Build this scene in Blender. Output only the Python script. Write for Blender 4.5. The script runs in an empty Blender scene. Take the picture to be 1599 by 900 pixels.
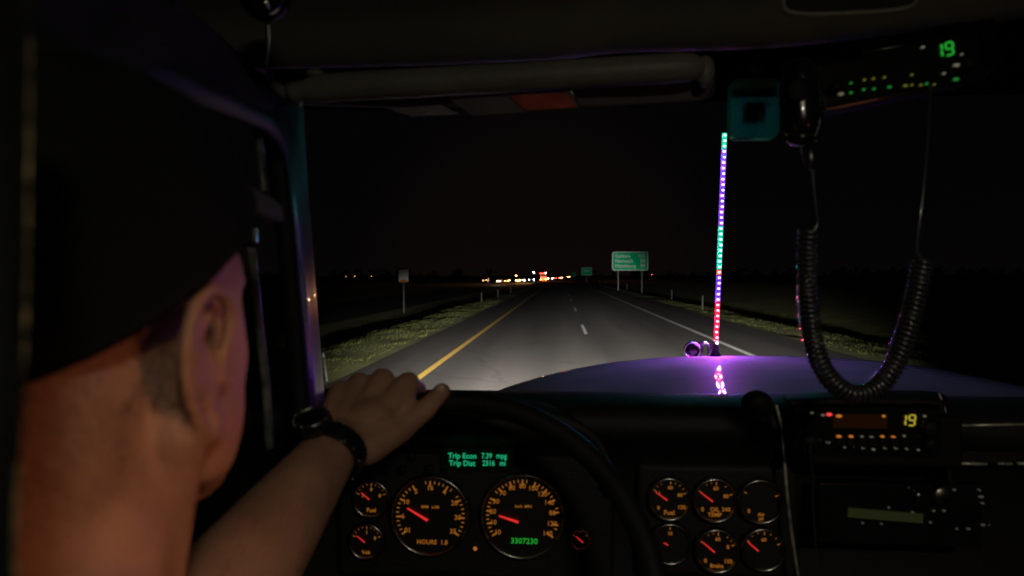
import bpy, math, random
import numpy as np
from mathutils import Vector, Matrix, Euler, noise as mnoise
random.seed(7); rng = np.random.default_rng(7)
S = bpy.context.scene; C = S.collection
PI = math.pi

# ------------------------------------------------------------------ camera
CAMZ = 2.15                     # eye height in the lorry cab, road at z = 0
YAW = math.atan(75.5/1066); PITCH = -math.atan(20/1066)
cd = bpy.data.cameras.new('camera'); cam = bpy.data.objects.new('camera', cd); C.objects.link(cam)
cd.sensor_width = 36; cd.lens = 24; cd.clip_start = 0.02; cd.clip_end = 6000
cam.location = (0, 0, CAMZ); cam.rotation_euler = Euler((PI/2+PITCH, 0, YAW), 'XYZ')
cd.dof.use_dof = True; cd.dof.focus_distance = 2.1; cd.dof.aperture_fstop = 4.9
S.camera = cam
RM = cam.rotation_euler.to_matrix()
def P(px, py, y):
    """measured point of the place: the sight line px,py (1599x900) met at y metres ahead"""
    d = RM @ Vector(((px-799.5)/1066, -(py-450)/1066, -1.0))
    return Vector((0, 0, CAMZ)) + d*(y/d.y)

# ------------------------------------------------------------------ render, world
S.render.engine = 'CYCLES'
S.cycles.use_denoising = True
S.cycles.sample_clamp_indirect = 4.0
S.cycles.max_bounces = 8; S.cycles.transparent_max_bounces = 12
S.cycles.caustics_reflective = False; S.cycles.caustics_refractive = False
S.view_settings.view_transform = 'Standard'; S.view_settings.look = 'None'
S.view_settings.exposure = 0; S.view_settings.gamma = 1
w = bpy.data.worlds.new('World'); S.world = w; w.use_nodes = True
nt = w.node_tree; nt.nodes.clear()
out = nt.nodes.new('ShaderNodeOutputWorld'); bg = nt.nodes.new('ShaderNodeBackground')
tc = nt.nodes.new('ShaderNodeTexCoord'); sep = nt.nodes.new('ShaderNodeSeparateXYZ')
mr = nt.nodes.new('ShaderNodeMapRange'); mr.inputs[1].default_value = -0.05; mr.inputs[2].default_value = 0.45
cr = nt.nodes.new('ShaderNodeValToRGB')          # night sky: black above, a trace of town glow low down
cr.color_ramp.elements[0].color = (.0022, .0016, .0015, 1); cr.color_ramp.elements[1].color = (.0010, .0008, .0016, 1)
e = cr.color_ramp.elements.new(.3); e.color = (.0013, .0010, .0012, 1)
# the glow over the queue of traffic
vm = nt.nodes.new('ShaderNodeVectorMath'); vm.operation = 'DOT_PRODUCT'; vm.inputs[1].default_value = Vector((-.03, 1, .012)).normalized()
mp = nt.nodes.new('ShaderNodeMapRange'); mp.inputs[1].default_value = .955; mp.inputs[2].default_value = 1.0; mp.interpolation_type = 'SMOOTHERSTEP'
mx = nt.nodes.new('ShaderNodeMix'); mx.data_type = 'RGBA'; mx.blend_type = 'ADD'; mx.inputs[7].default_value = (.002, .0009, .0005, 1)
nt.links.new(tc.outputs['Generated'], sep.inputs[0]); nt.links.new(sep.outputs[2], mr.inputs[0]); nt.links.new(mr.outputs[0], cr.inputs[0])
nt.links.new(tc.outputs['Generated'], vm.inputs[0]); nt.links.new(vm.outputs['Value'], mp.inputs[0])
nt.links.new(mp.outputs[0], mx.inputs[0]); nt.links.new(cr.outputs[0], mx.inputs[6])
nt.links.new(mx.outputs[2], bg.inputs[0]); nt.links.new(bg.outputs[0], out.inputs[0])
bg.inputs[1].default_value = 1.0

# ------------------------------------------------------------------ materials
def mat(name, base, rough=.6, metal=0., emit=None, es=0., var=.15, vscale=20., bump=.0, bscale=200., coat=0., spec=.5, trans=0., alpha=1., sss=0.):
    m = bpy.data.materials.new(name); m.use_nodes = True; t = m.node_tree; b = t.nodes['Principled BSDF']
    b.inputs['Roughness'].default_value = rough; b.inputs['Metallic'].default_value = metal
    b.inputs['Coat Weight'].default_value = coat; b.inputs['Specular IOR Level'].default_value = spec
    b.inputs['Transmission Weight'].default_value = trans; b.inputs['Alpha'].default_value = alpha
    if sss: b.inputs['Subsurface Weight'].default_value = sss; b.inputs['Subsurface Radius'].default_value = (.008, .003, .0015); b.inputs['Subsurface Scale'].default_value = 1
    co = t.nodes.new('ShaderNodeTexCoord')
    n = t.nodes.new('ShaderNodeTexNoise'); n.inputs['Scale'].default_value = vscale; n.inputs['Detail'].default_value = 5
    t.links.new(co.outputs['Object'], n.inputs['Vector'])
    r = t.nodes.new('ShaderNodeValToRGB'); lo, hi = 1-var, 1+var
    r.color_ramp.elements[0].position = .3; r.color_ramp.elements[1].position = .7
    r.color_ramp.elements[0].color = (base[0]*lo, base[1]*lo, base[2]*lo, 1); r.color_ramp.elements[1].color = (min(1, base[0]*hi), min(1, base[1]*hi), min(1, base[2]*hi), 1)
    t.links.new(n.outputs['Fac'], r.inputs[0]); t.links.new(r.outputs[0], b.inputs['Base Color'])
    if bump:
        n2 = t.nodes.new('ShaderNodeTexNoise'); n2.inputs['Scale'].default_value = bscale; n2.inputs['Detail'].default_value = 4
        t.links.new(co.outputs['Object'], n2.inputs['Vector'])
        bp = t.nodes.new('ShaderNodeBump'); bp.inputs['Strength'].default_value = bump; bp.inputs['Distance'].default_value = .002
        t.links.new(n2.outputs['Fac'], bp.inputs['Height']); t.links.new(bp.outputs[0], b.inputs['Normal'])
    if emit:
        b.inputs['Emission Color'].default_value = (*emit, 1); b.inputs['Emission Strength'].default_value = es
    return m
M = {}
M['liner'] = mat('roof_liner', (.25, .26, .215), .62, bump=.5, bscale=350, var=.12, vscale=6)
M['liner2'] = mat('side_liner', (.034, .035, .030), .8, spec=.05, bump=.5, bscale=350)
M['black'] = mat('black_plastic', (.010, .010, .010), .55, spec=.2, bump=.4, bscale=500, var=.3)
M['dash'] = mat('dash_vinyl', (.007, .007, .0075), .6, bump=.6, bscale=420, var=.3)
M['channel'] = mat('pale_channel', (.14, .14, .12), .35, var=.7, vscale=40)
M['gloss'] = mat('gloss_black', (.01, .01, .011), .18, coat=.5, var=.3)
M['pillar'] = mat('pillar_trim', (.035, .036, .037), .28, coat=.4, bump=.15, bscale=300, var=.2, vscale=9)
M['visor'] = mat('visor_vinyl', (.24, .24, .215), .42, bump=.4, bscale=260, var=.12, vscale=12)
M['visor2'] = mat('visor_flap', (.20, .18, .19), .4, bump=.3, bscale=260)
M['red_reflection'] = mat('painted_red_reflection', (.60, .14, .09), .3, var=.35, vscale=30)
M['chrome'] = mat('chrome', (.62, .62, .60), .16, metal=1, var=.15)
M['dull'] = mat('dull_metal', (.30, .29, .26), .32, metal=1, var=.4, vscale=60)
M['brass'] = mat('worn_edge', (.38, .30, .14), .35, metal=.8, var=.8, vscale=120, bump=1., bscale=150)
M['cap'] = mat('cap_cloth', (.010, .0105, .0095), .95, bump=.8, bscale=900, var=.25, vscale=8, spec=.1)
M['shirt'] = mat('shirt_cloth', (.014, .014, .018), .95, bump=.8, bscale=900, spec=.1)
M['skin'] = mat('skin', (.40, .215, .14), .5, bump=.7, bscale=420, var=.2, vscale=22, sss=.12, spec=.35)
M['trim'] = mat('bright_trim', (.62, .62, .50), .35, metal=.35, var=.6, vscale=60)
M['cord'] = mat('rubber_cord', (.035, .035, .034), .22, var=.3, coat=.8, spec=.8)
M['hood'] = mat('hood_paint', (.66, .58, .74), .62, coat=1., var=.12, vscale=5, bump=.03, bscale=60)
M['orange'] = mat('dial_orange', (.2, .08, .01), .5, emit=(1., .33, .035), es=.25, var=.5, vscale=120)
M['red'] = mat('needle_red', (.4, .02, .02), .4, emit=(1., .035, .03), es=.7)
M['green'] = mat('display_green', (.02, .2, .1), .5, emit=(.02, .75, .32), es=.55)
M['green2'] = mat('digit_green', (.02, .2, .02), .5, emit=(.03, .75, .06), es=.42)
M['yellow'] = mat('digit_yellow', (.2, .2, .02), .5, emit=(.75, .6, .05), es=.5)
M['amber'] = mat('amber_panel', (.02, .01, .005), .25, emit=(1, .3, .03), es=.007)
M['dialface'] = mat('dial_face', (.006, .006, .007), .6, var=.3)
M['white'] = mat('white_paint', (.75, .75, .72), .5, var=.12, vscale=9)
M['post'] = mat('galvanised_post', (.06, .06, .055), .5, metal=.3, var=.2)
M['marker'] = mat('marker_plastic', (.10, .10, .095), .6)
M['legend'] = mat('sign_legend', (.50, .62, .56), .5, var=.05)
M['signgreen'] = mat('sign_green', (.0, .42, .17), .9, spec=.05, var=.08, vscale=1.5)
M['orangebit'] = mat('orange_sticker', (.8, .2, .03), .5)
M['carpaint'] = mat('car_paint', (.10, .10, .12), .3, coat=1)
M['carglass'] = mat('car_glass', (.01, .01, .012), .08)
M['tyre'] = mat('tyre', (.02, .02, .02), .9)
M['trailer'] = mat('trailer_skin', (.25, .24, .24), .45)
M['bark'] = mat('bark', (.06, .045, .03), .9)
M['foliage'] = mat('foliage', (.035, .05, .02), .85, var=.5, vscale=.4)
def emis(name, col, s): return mat(name, col, .5, emit=col, es=s, var=0)

# glass: clear, with a faint reflecting surface
def glassmat(name, tint, refl, rough=.02):
    m = bpy.data.materials.new(name); m.use_nodes = True; t = m.node_tree; t.nodes.clear()
    o = t.nodes.new('ShaderNodeOutputMaterial'); tr = t.nodes.new('ShaderNodeBsdfTransparent'); g = t.nodes.new('ShaderNodeBsdfGlossy')
    fr = t.nodes.new('ShaderNodeLayerWeight'); fr.inputs[0].default_value = .12
    mu = t.nodes.new('ShaderNodeMath'); mu.operation = 'MULTIPLY'; mu.inputs[1].default_value = refl; mu.use_clamp = True
    nz = t.nodes.new('ShaderNodeTexNoise'); nz.inputs['Scale'].default_value = 3
    r2 = t.nodes.new('ShaderNodeMapRange'); r2.inputs[3].default_value = rough; r2.inputs[4].default_value = rough*2.5
    t.links.new(nz.outputs[0], r2.inputs[0]); t.links.new(r2.outputs[0], g.inputs['Roughness'])
    tr.inputs[0].default_value = (*tint, 1); mixs = t.nodes.new('ShaderNodeMixShader')
    t.links.new(fr.outputs['Fresnel'], mu.inputs[0]); t.links.new(mu.outputs[0], mixs.inputs[0])
    t.links.new(tr.outputs[0], mixs.inputs[1]); t.links.new(g.outputs[0], mixs.inputs[2]); t.links.new(mixs.outputs[0], o.inputs[0])
    return m
M['glass'] = glassmat('windscreen_glass', (.93, .95, .94), .35)

# ------------------------------------------------------------------ mesh builder
class MB:
    def __init__(s): s.v = []; s.f = []
    def add(s, vs, fs):
        n = len(s.v); s.v += [Vector(v) for v in vs]; s.f += [tuple(i+n for i in f) for f in fs]; return s
    def box(s, c, d, R=None):
        c = Vector(c); vs = []
        for x in (-.5, .5):
            for y in (-.5, .5):
                for z in (-.5, .5):
                    p = Vector((x*d[0], y*d[1], z*d[2])); vs.append(c + (R @ p if R else p))
        return s.add(vs, [(0,1,3,2), (4,6,7,5), (0,4,5,1), (2,3,7,6), (0,2,6,4), (1,5,7,3)])
    def tube(s, pts, r, n=10, cap=True, ell=None):
        pts = [Vector(p) for p in pts]; rs = r if isinstance(r, (list, tuple)) else [r]*len(pts)
        vs = []; fs = []; up = None
        for i, p in enumerate(pts):
            t = (pts[min(i+1, len(pts)-1)]-pts[max(i-1, 0)]).normalized()
            if up is None: up = Vector((0, 0, 1)) if abs(t.z) < .9 else Vector((1, 0, 0))
            a = up.cross(t).normalized(); b = t.cross(a).normalized(); up = b
            for k in range(n):
                q = 2*PI*k/n; ex, ey = (ell or (1, 1))
                vs.append(p + a*math.cos(q)*rs[i]*ex + b*math.sin(q)*rs[i]*ey)
        for i in range(len(pts)-1):
            for k in range(n): fs.append((i*n+k, i*n+(k+1) % n, (i+1)*n+(k+1) % n, (i+1)*n+k))
        if cap: fs += [tuple(range(n))[::-1], tuple(range((len(pts)-1)*n, len(pts)*n))]
        return s.add(vs, fs)
    def ell(s, c, r, nu=20, nv=12, R=None):
        c = Vector(c); r = (r, r, r) if not hasattr(r, '__len__') else r; vs = []; fs = []
        for i in range(nv+1):
            a = PI*i/nv
            for k in range(nu):
                q = 2*PI*k/nu; p = Vector((r[0]*math.sin(a)*math.cos(q), r[1]*math.sin(a)*math.sin(q), r[2]*math.cos(a)))
                vs.append(c+(R @ p if R else p))
        for i in range(nv):
            for k in range(nu): fs.append((i*nu+k, (i+1)*nu+k, (i+1)*nu+(k+1) % nu, i*nu+(k+1) % nu))
        return s.add(vs, fs)
    def cap(s, a, b, ra, rb, n=14):      # capsule with a taper
        a, b = Vector(a), Vector(b); t = (b-a).normalized(); pts = []; rs = []
        for i in range(7):
            q = PI/2*i/6; pts.append(a-t*ra*math.cos(q)); rs.append(max(1e-4, ra*math.sin(q)))
        for i in range(7):
            q = PI/2*i/6; pts.append(b+t*rb*math.sin(q)); rs.append(max(1e-4, rb*math.cos(q)))
        return s.tube(pts, rs, n)
    def disc(s, c, r, ax, ay, n=32, t=0):
        c = Vector(c); vs = [c+ax*r*math.cos(2*PI*k/n)+ay*r*math.sin(2*PI*k/n) for k in range(n)]
        return s.add(vs, [tuple(range(n))])
    def ring(s, c, r0, prof, ax, ay, az, n=48):   # lathe: prof = [(dr, dh)], closed
        c = Vector(c); vs = []; fs = []; m = len(prof)
        for k in range(n):
            q = 2*PI*k/n; d = ax*math.cos(q)+ay*math.sin(q)
            for dr, dh in prof: vs.append(c+d*(r0+dr)+az*dh)
        for k in range(n):
            for j in range(m): fs.append((k*m+j, k*m+(j+1) % m, ((k+1) % n)*m+(j+1) % m, ((k+1) % n)*m+j))
        return s.add(vs, fs)
ORG = {}
def link(name, me, m, parent=None, smooth=True, origin=None):
    o = bpy.data.objects.new(name, me); C.objects.link(o)
    if m: me.materials.append(m)
    if smooth: me.polygons.foreach_set('use_smooth', [True]*len(me.polygons))
    og = ORG[parent.name] if parent is not None else Vector(origin or (0, 0, 0))
    me.transform(Matrix.Translation(-og)); ORG[o.name] = og
    if parent is not None: o.parent = parent
    else: o.location = og
    me.update(); return o
def obj(name, mb, m, parent=None, smooth=True, origin=None, bevel=0, sub=0, auto=True):
    me = bpy.data.meshes.new(name); me.from_pydata([tuple(v) for v in mb.v], [], mb.f); me.validate()
    o = link(name, me, m, parent, smooth, origin)
    if bevel:
        b = o.modifiers.new('bevel', 'BEVEL'); b.width = bevel; b.segments = 3; b.limit_method = 'ANGLE'
    if sub:
        b = o.modifiers.new('sub', 'SUBSURF'); b.levels = sub; b.render_levels = sub
    return o
def thing(name, label, cat, loc=(0, 0, 0), group=None):
    o = bpy.data.objects.new(name, None); C.objects.link(o); o.location = loc; o.empty_display_size = .1
    ORG[o.name] = Vector(loc); return tag(o, label, cat, group)
def tag(o, label, cat, group=None):
    o['label'] = label; o['category'] = cat
    if group: o['group'] = group
    return o
def crom(p0, p1, p2, p3, t):
    return .5*((2*p1)+(p2-p0)*t+(2*p0-5*p1+4*p2-p3)*t*t+(-p0+3*p1-3*p2+p3)*t**3)
def spline(pts, n):
    pts = [Vector(p) for p in pts]; o = []
    for i in range(len(pts)-1):
        a = pts[max(i-1, 0)]; d = pts[min(i+2, len(pts)-1)]
        for k in range(n): o.append(crom(a, pts[i], pts[i+1], d, k/n))
    return o+[pts[-1]]
def sheet(rows, n=4, smooth_rows=True):
    rows = [spline(r, n) for r in rows]
    if smooth_rows:
        cols = [spline([r[i] for r in rows], n) for i in range(len(rows[0]))]
    else: cols = [[r[i] for r in rows] for i in range(len(rows[0]))]
    a, b = len(cols), len(cols[0]); mb = MB()
    return mb.add([p for c in cols for p in c], [(i*b+j, i*b+j+1, (i+1)*b+j+1, (i+1)*b+j) for i in range(a-1) for j in range(b-1)])
def solid(o, t, off=0):
    s = o.modifiers.new('solid', 'SOLIDIFY'); s.thickness = t; s.offset = off; return o
def text(name, s, c, size, m, parent, ax=Vector((1, 0, 0)), ay=Vector((0, 0, 1)), align='CENTER', ext=.0004, sx=1., bold=0.):
    cu = bpy.data.curves.new('t', 'FONT'); cu.body = s; cu.size = size; cu.align_x = align; cu.align_y = 'CENTER'; cu.extrude = ext; cu.resolution_u = 2; cu.offset = bold
    to = bpy.data.objects.new('t', cu); C.objects.link(to)
    me = bpy.data.meshes.new_from_object(to.evaluated_get(bpy.context.evaluated_depsgraph_get())); C.objects.unlink(to); bpy.data.objects.remove(to)
    az = ax.cross(ay); R = Matrix(((ax.x, ay.x, az.x, c[0]), (ax.y, ay.y, az.y, c[1]), (ax.z, ay.z, az.z, c[2]), (0, 0, 0, 1)))
    me.transform(R @ Matrix.Diagonal((sx, 1, 1, 1))); return me if m is None else link(name, me, m, parent, smooth=False)
def join_mesh(name, mes, m, parent):
    mb = MB()
    for me in mes: mb.add([v.co.copy() for v in me.vertices], [tuple(p.vertices) for p in me.polygons])
    return obj(name, mb, m, parent, smooth=False)
X, Y, Z = Vector((1, 0, 0)), Vector((0, 1, 0)), Vector((0, 0, 1))
def light(name, kind, loc, energy, col, parent=None, **kw):
    l = bpy.data.lights.new(name, kind); l.energy = energy; l.color = col
    for k, v in kw.items(): setattr(l, k, v)
    o = bpy.data.objects.new(name, l); C.objects.link(o); o.location = Vector(loc)-(ORG[parent.name] if parent else Vector())
    if parent: o.parent = parent
    return o

# ------------------------------------------------------------------ ground
def dip(y): t = min(1, max(0, (y-150)/260)); return -.7*t*t*(3-2*t)
def bend(y): return -((max(0, y-130))/280)**2*4.5 if y < 900 else -34.0-(y-900)*.03
def side(x, y):       # height of the verge beside the road
    x = x-bend(y)
    if -4.6 <= x <= 7.8: return 0
    d = (-4.6-x) if x < 0 else (x-7.8)
    if x < -9.5: return -1.05
    h = -.02-.05*min(d, 2.0)-.12*max(0, min(d-2.0, 1.2))-.42*max(0, min(d-3.2, 1.8))
    if x > 16: h += .12*min(14, x-16)
    return h+.05*math.sin(x*1.7+y*.31)*min(1, d)+.03*math.sin(y*1.13+x*.7)*min(1, d)
ys = list(np.arange(-30, 80, 1.2))+list(np.arange(80, 300, 6))+[300, 330, 370, 420, 500, 600, 800, 1100, 1600, 2500, 4000]
xs = [-3000, -1200, -500, -200, -90, -60, -45, -35, -30, -26.5, -26, -25, -22, -18, -15, -14, -13, -12, -11, -10, -9, -8, -7.4, -6.8, -6.2, -5.6, -5.1, -4.6, -4.5, 0, 7.7, 7.8, 8.3, 8.8, 9.4, 10, 11, 12, 13, 14, 16, 18, 21, 25, 30, 40, 60, 100, 200, 500, 1200, 3000]
vs = [(x+bend(y), y, side(x+bend(y), y)+dip(y)-.012) for y in ys for x in xs]; nx = len(xs)
gm = mat('verge_soil', (.20, .215, .050), .95, var=.35, vscale=.7, bump=1, bscale=8)
g = obj('ground', MB().add(vs, [(j*nx+i, j*nx+i+1, (j+1)*nx+i+1, (j+1)*nx+i) for j in range(len(ys)-1) for i in range(nx-1)]), gm); g['kind'] = 'structure'
def strip(name, x0, x1, y0, y1, z, m, step=6, parent=None):
    yy = []; y = y0
    while y < y1: yy.append(y); y += step if y < 150 else step*3
    yy.append(y1); v = []
    for y in yy: v += [(x0+bend(y), y, dip(y)+z), (x1+bend(y), y, dip(y)+z)]
    mb = MB().add(v, [(2*i, 2*i+1, 2*i+3, 2*i+2) for i in range(len(yy)-1)])
    o = obj(name, mb, m, parent); 
    if parent is None: o['kind'] = 'structure'
    return o
# asphalt: worn wheel tracks, patches, grain
am = bpy.data.materials.new('asphalt'); am.use_nodes = True; t = am.node_tree; b = t.nodes['Principled BSDF']; b.inputs['Roughness'].default_value = .9; b.inputs['Specular IOR Level'].default_value = .25
co = t.nodes.new('ShaderNodeTexCoord'); mpn = t.nodes.new('ShaderNodeMapping'); mpn.inputs['Scale'].default_value = (1.1, .05, 1)
n1 = t.nodes.new('ShaderNodeTexNoise'); n1.inputs['Scale'].default_value = 1.; n1.inputs['Detail'].default_value = 4
n2 = t.nodes.new('ShaderNodeTexNoise'); n2.inputs['Scale'].default_value = 35; n2.inputs['Detail'].default_value = 3
t.links.new(co.outputs['Object'], mpn.inputs[0]); t.links.new(mpn.outputs[0], n1.inputs[0]); t.links.new(co.outputs['Object'], n2.inputs[0])
r1 = t.nodes.new('ShaderNodeValToRGB'); r1.color_ramp.elements[0].position = .3; r1.color_ramp.elements[1].position = .7
r1.color_ramp.elements[0].color = (.052, .047, .044, 1); r1.color_ramp.elements[1].color = (.088, .079, .073, 1)
r3 = t.nodes.new('ShaderNodeValToRGB'); r3.color_ramp.elements[0].color = (.6, .6, .6, 1); r3.color_ramp.elements[1].color = (1.35, 1.35, 1.35, 1)
mm = t.nodes.new('ShaderNodeMix'); mm.data_type = 'RGBA'; mm.blend_type = 'MULTIPLY'; mm.inputs[0].default_value = 1
t.links.new(n1.outputs[0], r1.inputs[0]); t.links.new(n2.outputs[0], r3.inputs[0]); t.links.new(r1.outputs[0], mm.inputs[6]); t.links.new(r3.outputs[0], mm.inputs[7]); sx_ = t.nodes.new('ShaderNodeSeparateXYZ'); t.links.new(co.outputs['Object'], sx_.inputs[0])
wv = t.nodes.new('ShaderNodeMath'); wv.operation = 'SINE'; wm_ = t.nodes.new('ShaderNodeMath'); wm_.operation = 'MULTIPLY'; wm_.inputs[1].default_value = 2*PI/1.95
t.links.new(sx_.outputs[0], wm_.inputs[0]); t.links.new(wm_.outputs[0], wv.inputs[0])
wr_ = t.nodes.new('ShaderNodeMapRange'); wr_.inputs[1].default_value = -1; wr_.inputs[3].default_value = .84; wr_.inputs[4].default_value = 1.08; t.links.new(wv.outputs[0], wr_.inputs[0])
n5 = t.nodes.new('ShaderNodeTexVoronoi'); n5.feature = 'DISTANCE_TO_EDGE'; n5.inputs['Scale'].default_value = .22; n5.inputs['Randomness'].default_value = 1
nw = t.nodes.new('ShaderNodeTexNoise'); nw.inputs['Scale'].default_value = 1.2; nw.inputs['Detail'].default_value = 5
va = t.nodes.new('ShaderNodeVectorMath'); va.operation = 'MULTIPLY_ADD'; va.inputs[1].default_value = (1.2, 1.2, 0); t.links.new(nw.outputs['Color'], va.inputs[0]); t.links.new(co.outputs['Object'], va.inputs[2]); t.links.new(co.outputs['Object'], nw.inputs[0]); t.links.new(va.outputs[0], n5.inputs['Vector'])
ck = t.nodes.new('ShaderNodeMapRange'); ck.inputs[1].default_value = .003; ck.inputs[2].default_value = .012; ck.inputs[3].default_value = .78; t.links.new(n5.outputs[0], ck.inputs[0])
mu2 = t.nodes.new('ShaderNodeMath'); mu2.operation = 'MULTIPLY'; t.links.new(wr_.outputs[0], mu2.inputs[0]); t.links.new(ck.outputs[0], mu2.inputs[1])
m5 = t.nodes.new('ShaderNodeMix'); m5.data_type = 'RGBA'; m5.blend_type = 'MULTIPLY'; m5.inputs[0].default_value = 1; t.links.new(mm.outputs[2], m5.inputs[6]); t.links.new(mu2.outputs[0], m5.inputs[7]); t.links.new(m5.outputs[2], b.inputs['Base Color'])
M['asphalt'] = am
strip('road', -4.55, 7.75, -30, 2500, 0, am)
strip('opposite_road', -26, -15.2, -30, 2500, -1.03, am)
M['yline'] = mat('yellow_line_paint', (.80, .50, .09), .6, var=.15, vscale=6)
M['wline'] = mat('white_line_paint', (.72, .72, .70), .6, var=.18, vscale=6)
strip('yellow_edge_line', -3.04, -2.88, -30, 1200, .004, M['yline'])
strip('white_edge_line', 5.03, 5.21, -30, 1200, .004, M['wline'])
y = 25.0-15.9*2
while y < 400:
    strip('lane_dash', .88, 1.00, y, y+4.6, .004, M['wline'], step=5); y += 15.9

# grass: blades on both verges
gv = []; gf = []
def blades(x0, x1, y0, y1, n, hs):
    for _ in range(n):
        yv = y0+(y1-y0)*random.random()**1.7; x = random.uniform(x0, x1); 
        if abs(x-(x1 if x0 < 0 else x0)) < .35*(1+mnoise.noise(Vector((0, yv*.8, 3)))): continue
        cl = 2.6*mnoise.noise(Vector((x*1.1, yv*.55, 0)))+.9*mnoise.noise(Vector((x*4, yv*3, 5)))
        if cl < -.5 and random.random() < .8: continue
        z = side(x, yv)-.02; h = hs*random.uniform(.35, 1.)*max(.3, 1+.45*cl); wd = .006+.0005*yv
        a = random.uniform(0, PI); lx, ly = random.uniform(-.5, .5)*h, random.uniform(-.5, .5)*h; k = len(gv)
        gv.extend([(x-math.cos(a)*wd, yv-math.sin(a)*wd, z), (x+math.cos(a)*wd, yv+math.sin(a)*wd, z), (x+lx*.4, yv+ly*.4, z+h*.7), (x+lx, yv+ly, z+h)])
        gf.extend([(k, k+1, k+2), (k+1, k+3, k+2)])
blades(-10.5, -4.6, 9, 60, 26000, .07); blades(7.95, 17, 9, 60, 26000, .07)
me = bpy.data.meshes.new('grass'); me.from_pydata(gv, [], gf)
go = link('grass', me, mat('grass_blades', (.060, .068, .018), .8, var=.5, vscale=.9, spec=.2), smooth=False); go['kind'] = 'stuff'
tag(go, 'dry yellow green roadside grass caught in the headlights on both verges', 'grass')

# far-off wood: one dark mass along the horizon
tv = []; tf = []
for i in range(330):
    x = random.uniform(-900, 1100); yv = random.uniform(650, 900)
    if -140 < x < 60 and random.random() < .8: continue
    hh = random.uniform(5, 11)*(1.15 if x > 80 else 1); wd = hh*random.uniform(.5, 1.1)
    for k in range(70):
        a = random.uniform(0, 2*PI); r = random.random()**.5; zz = random.uniform(.05, 1); rr = wd*r*math.sin(PI*min(1, .15+zz*.85))
        c = Vector((x+rr*math.cos(a), yv+rr*math.sin(a), -1.7+hh*zz)); s_ = hh*.10; q = len(tv)
        for _ in range(3): tv.append(tuple(c+Vector((random.gauss(0, s_), random.gauss(0, s_), random.gauss(0, s_)))))
        tf.append((q, q+1, q+2))
me = bpy.data.meshes.new('far_wood'); me.from_pydata(tv, [], tf); fw = link('far_wood', me, M['foliage'], smooth=False); fw['kind'] = 'stuff'
tag(fw, 'low black tree line along the night horizon', 'trees')

# ------------------------------------------------------------------ signs
def road_sign(name, label, px0, px1, pt, pb, y, posts, lines, m, group=None, base=None, size=.3):
    tl = P(px0, pt, y); br = P(px1, pb, y); W = br.x-tl.x; H = tl.z-br.z; cx = (tl.x+br.x)/2; cz = (tl.z+br.z)/2
    gz = side(cx, y)+dip(y)
    t = thing(name, label, 'road sign', (cx, y, gz), group)
    def rrect(w_, h_, r, yy, th):
        pts = []
        for sx, sz, a0 in ((1, 1, 0), (-1, 1, 90), (-1, -1, 180), (1, -1, 270)):
            for k in range(6):
                a = math.radians(a0+k*18); pts.append((cx+sx*(w_/2-r)+r*math.cos(a), cz+sz*(h_/2-r)+r*math.sin(a)))
        n = len(pts); v = [(p[0], yy, p[1]) for p in pts]+[(p[0], yy+th, p[1]) for p in pts]
        return MB().add(v, [tuple(range(n)), tuple(range(n, 2*n))[::-1]]+[(i, i+n, (i+1) % n+n, (i+1) % n) for i in range(n)])
    r = min(W, H)*.10
    obj('border', rrect(W, H, r, y, .03), M['legend'] if m is M['signgreen'] else M['post'], t, smooth=False)
    obj('panel', rrect(W*.955, H*.925, r*.8, y-.012, .012), m, t, smooth=False)
    for f in posts:
        obj('post', MB().box((cx+f*W, y+.10, (cz+gz-.5)/2), (.13, .1, cz-gz+.5)), M['post'], t, smooth=False)
    for (s, fx, fz, al, sz) in lines:
        text('lettering', s, (cx+fx*W, y-.016, cz+fz*H), sz*H, M['legend'], t, align=al, ext=.001, bold=.012)
    return t
road_sign('distance_sign', 'large green distance sign with three lines of white lettering right of the road', 956, 1012, 393.5, 422.5, 100, (-.33, .33),
    [('Kadoka', -.42, .27, 'LEFT', .27), ('103', .42, .28, 'RIGHT', .27), ('Norwich', -.42, 0, 'LEFT', .27), ('53', .42, .01, 'RIGHT', .27), ('Mitchburg', -.42, -.27, 'LEFT', .27), ('99', .42, -.27, 'RIGHT', .27)], M['signgreen'])
road_sign('exit_sign', 'small green square sign further off, left of the large distance sign', 908, 924, 418, 430, 240, (0,), [('EXIT', 0, 0, 'CENTER', .38)], M['signgreen'])
road_sign('exit_sign', 'farthest tiny green sign beside the right shoulder, nearest the traffic lights', 893, 899.5, 425.5, 432.5, 400, (0,), [], M['signgreen'])
sg = road_sign('roadside_sign', 'small grey white sign with an orange strip on one post in the dark median', 622.5, 638, 420.5, 441, 57, (0,), [], M['white'])
a = P(624.5, 437, 56.9); b_ = P(636, 441, 56.9)
obj('orange_strip', MB().box(((a.x+b_.x)/2, 56.97, (a.z+b_.z)/2), (b_.x-a.x, .012, a.z-b_.z)), M['orangebit'], sg, smooth=False)
def delineator(x, y, h, label, lean=0):
    z = side(x, y)+dip(y); t = thing('delineator_post', label, 'marker post', (x, y, z), 'reflector posts along the shoulders')
    obj('post', MB().box((x+lean*h*.5, y, z+h/2), (.045, .02, h), Matrix.Rotation(lean, 3, 'Y')), M['marker'], t, smooth=False, bevel=.004)
    obj('reflector', MB().box((x+lean*h*.88, y-.014, z+h*.88), (.045, .008, .09), Matrix.Rotation(lean, 3, 'Y')), (M['white'] if y < 20 else M['post']), t, smooth=False)
delineator(-4.75, 13.6, .62, 'white leaning marker post at the left grass edge beside the windscreen pillar', -.12)
for i, (x, y) in enumerate([(-6.6, 57), (-6.6, 72), (-6.7, 92)]): delineator(x, y, .8, ['nearest', 'middle', 'farthest'][i]+' of the three marker posts on the left verge down the road')
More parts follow.
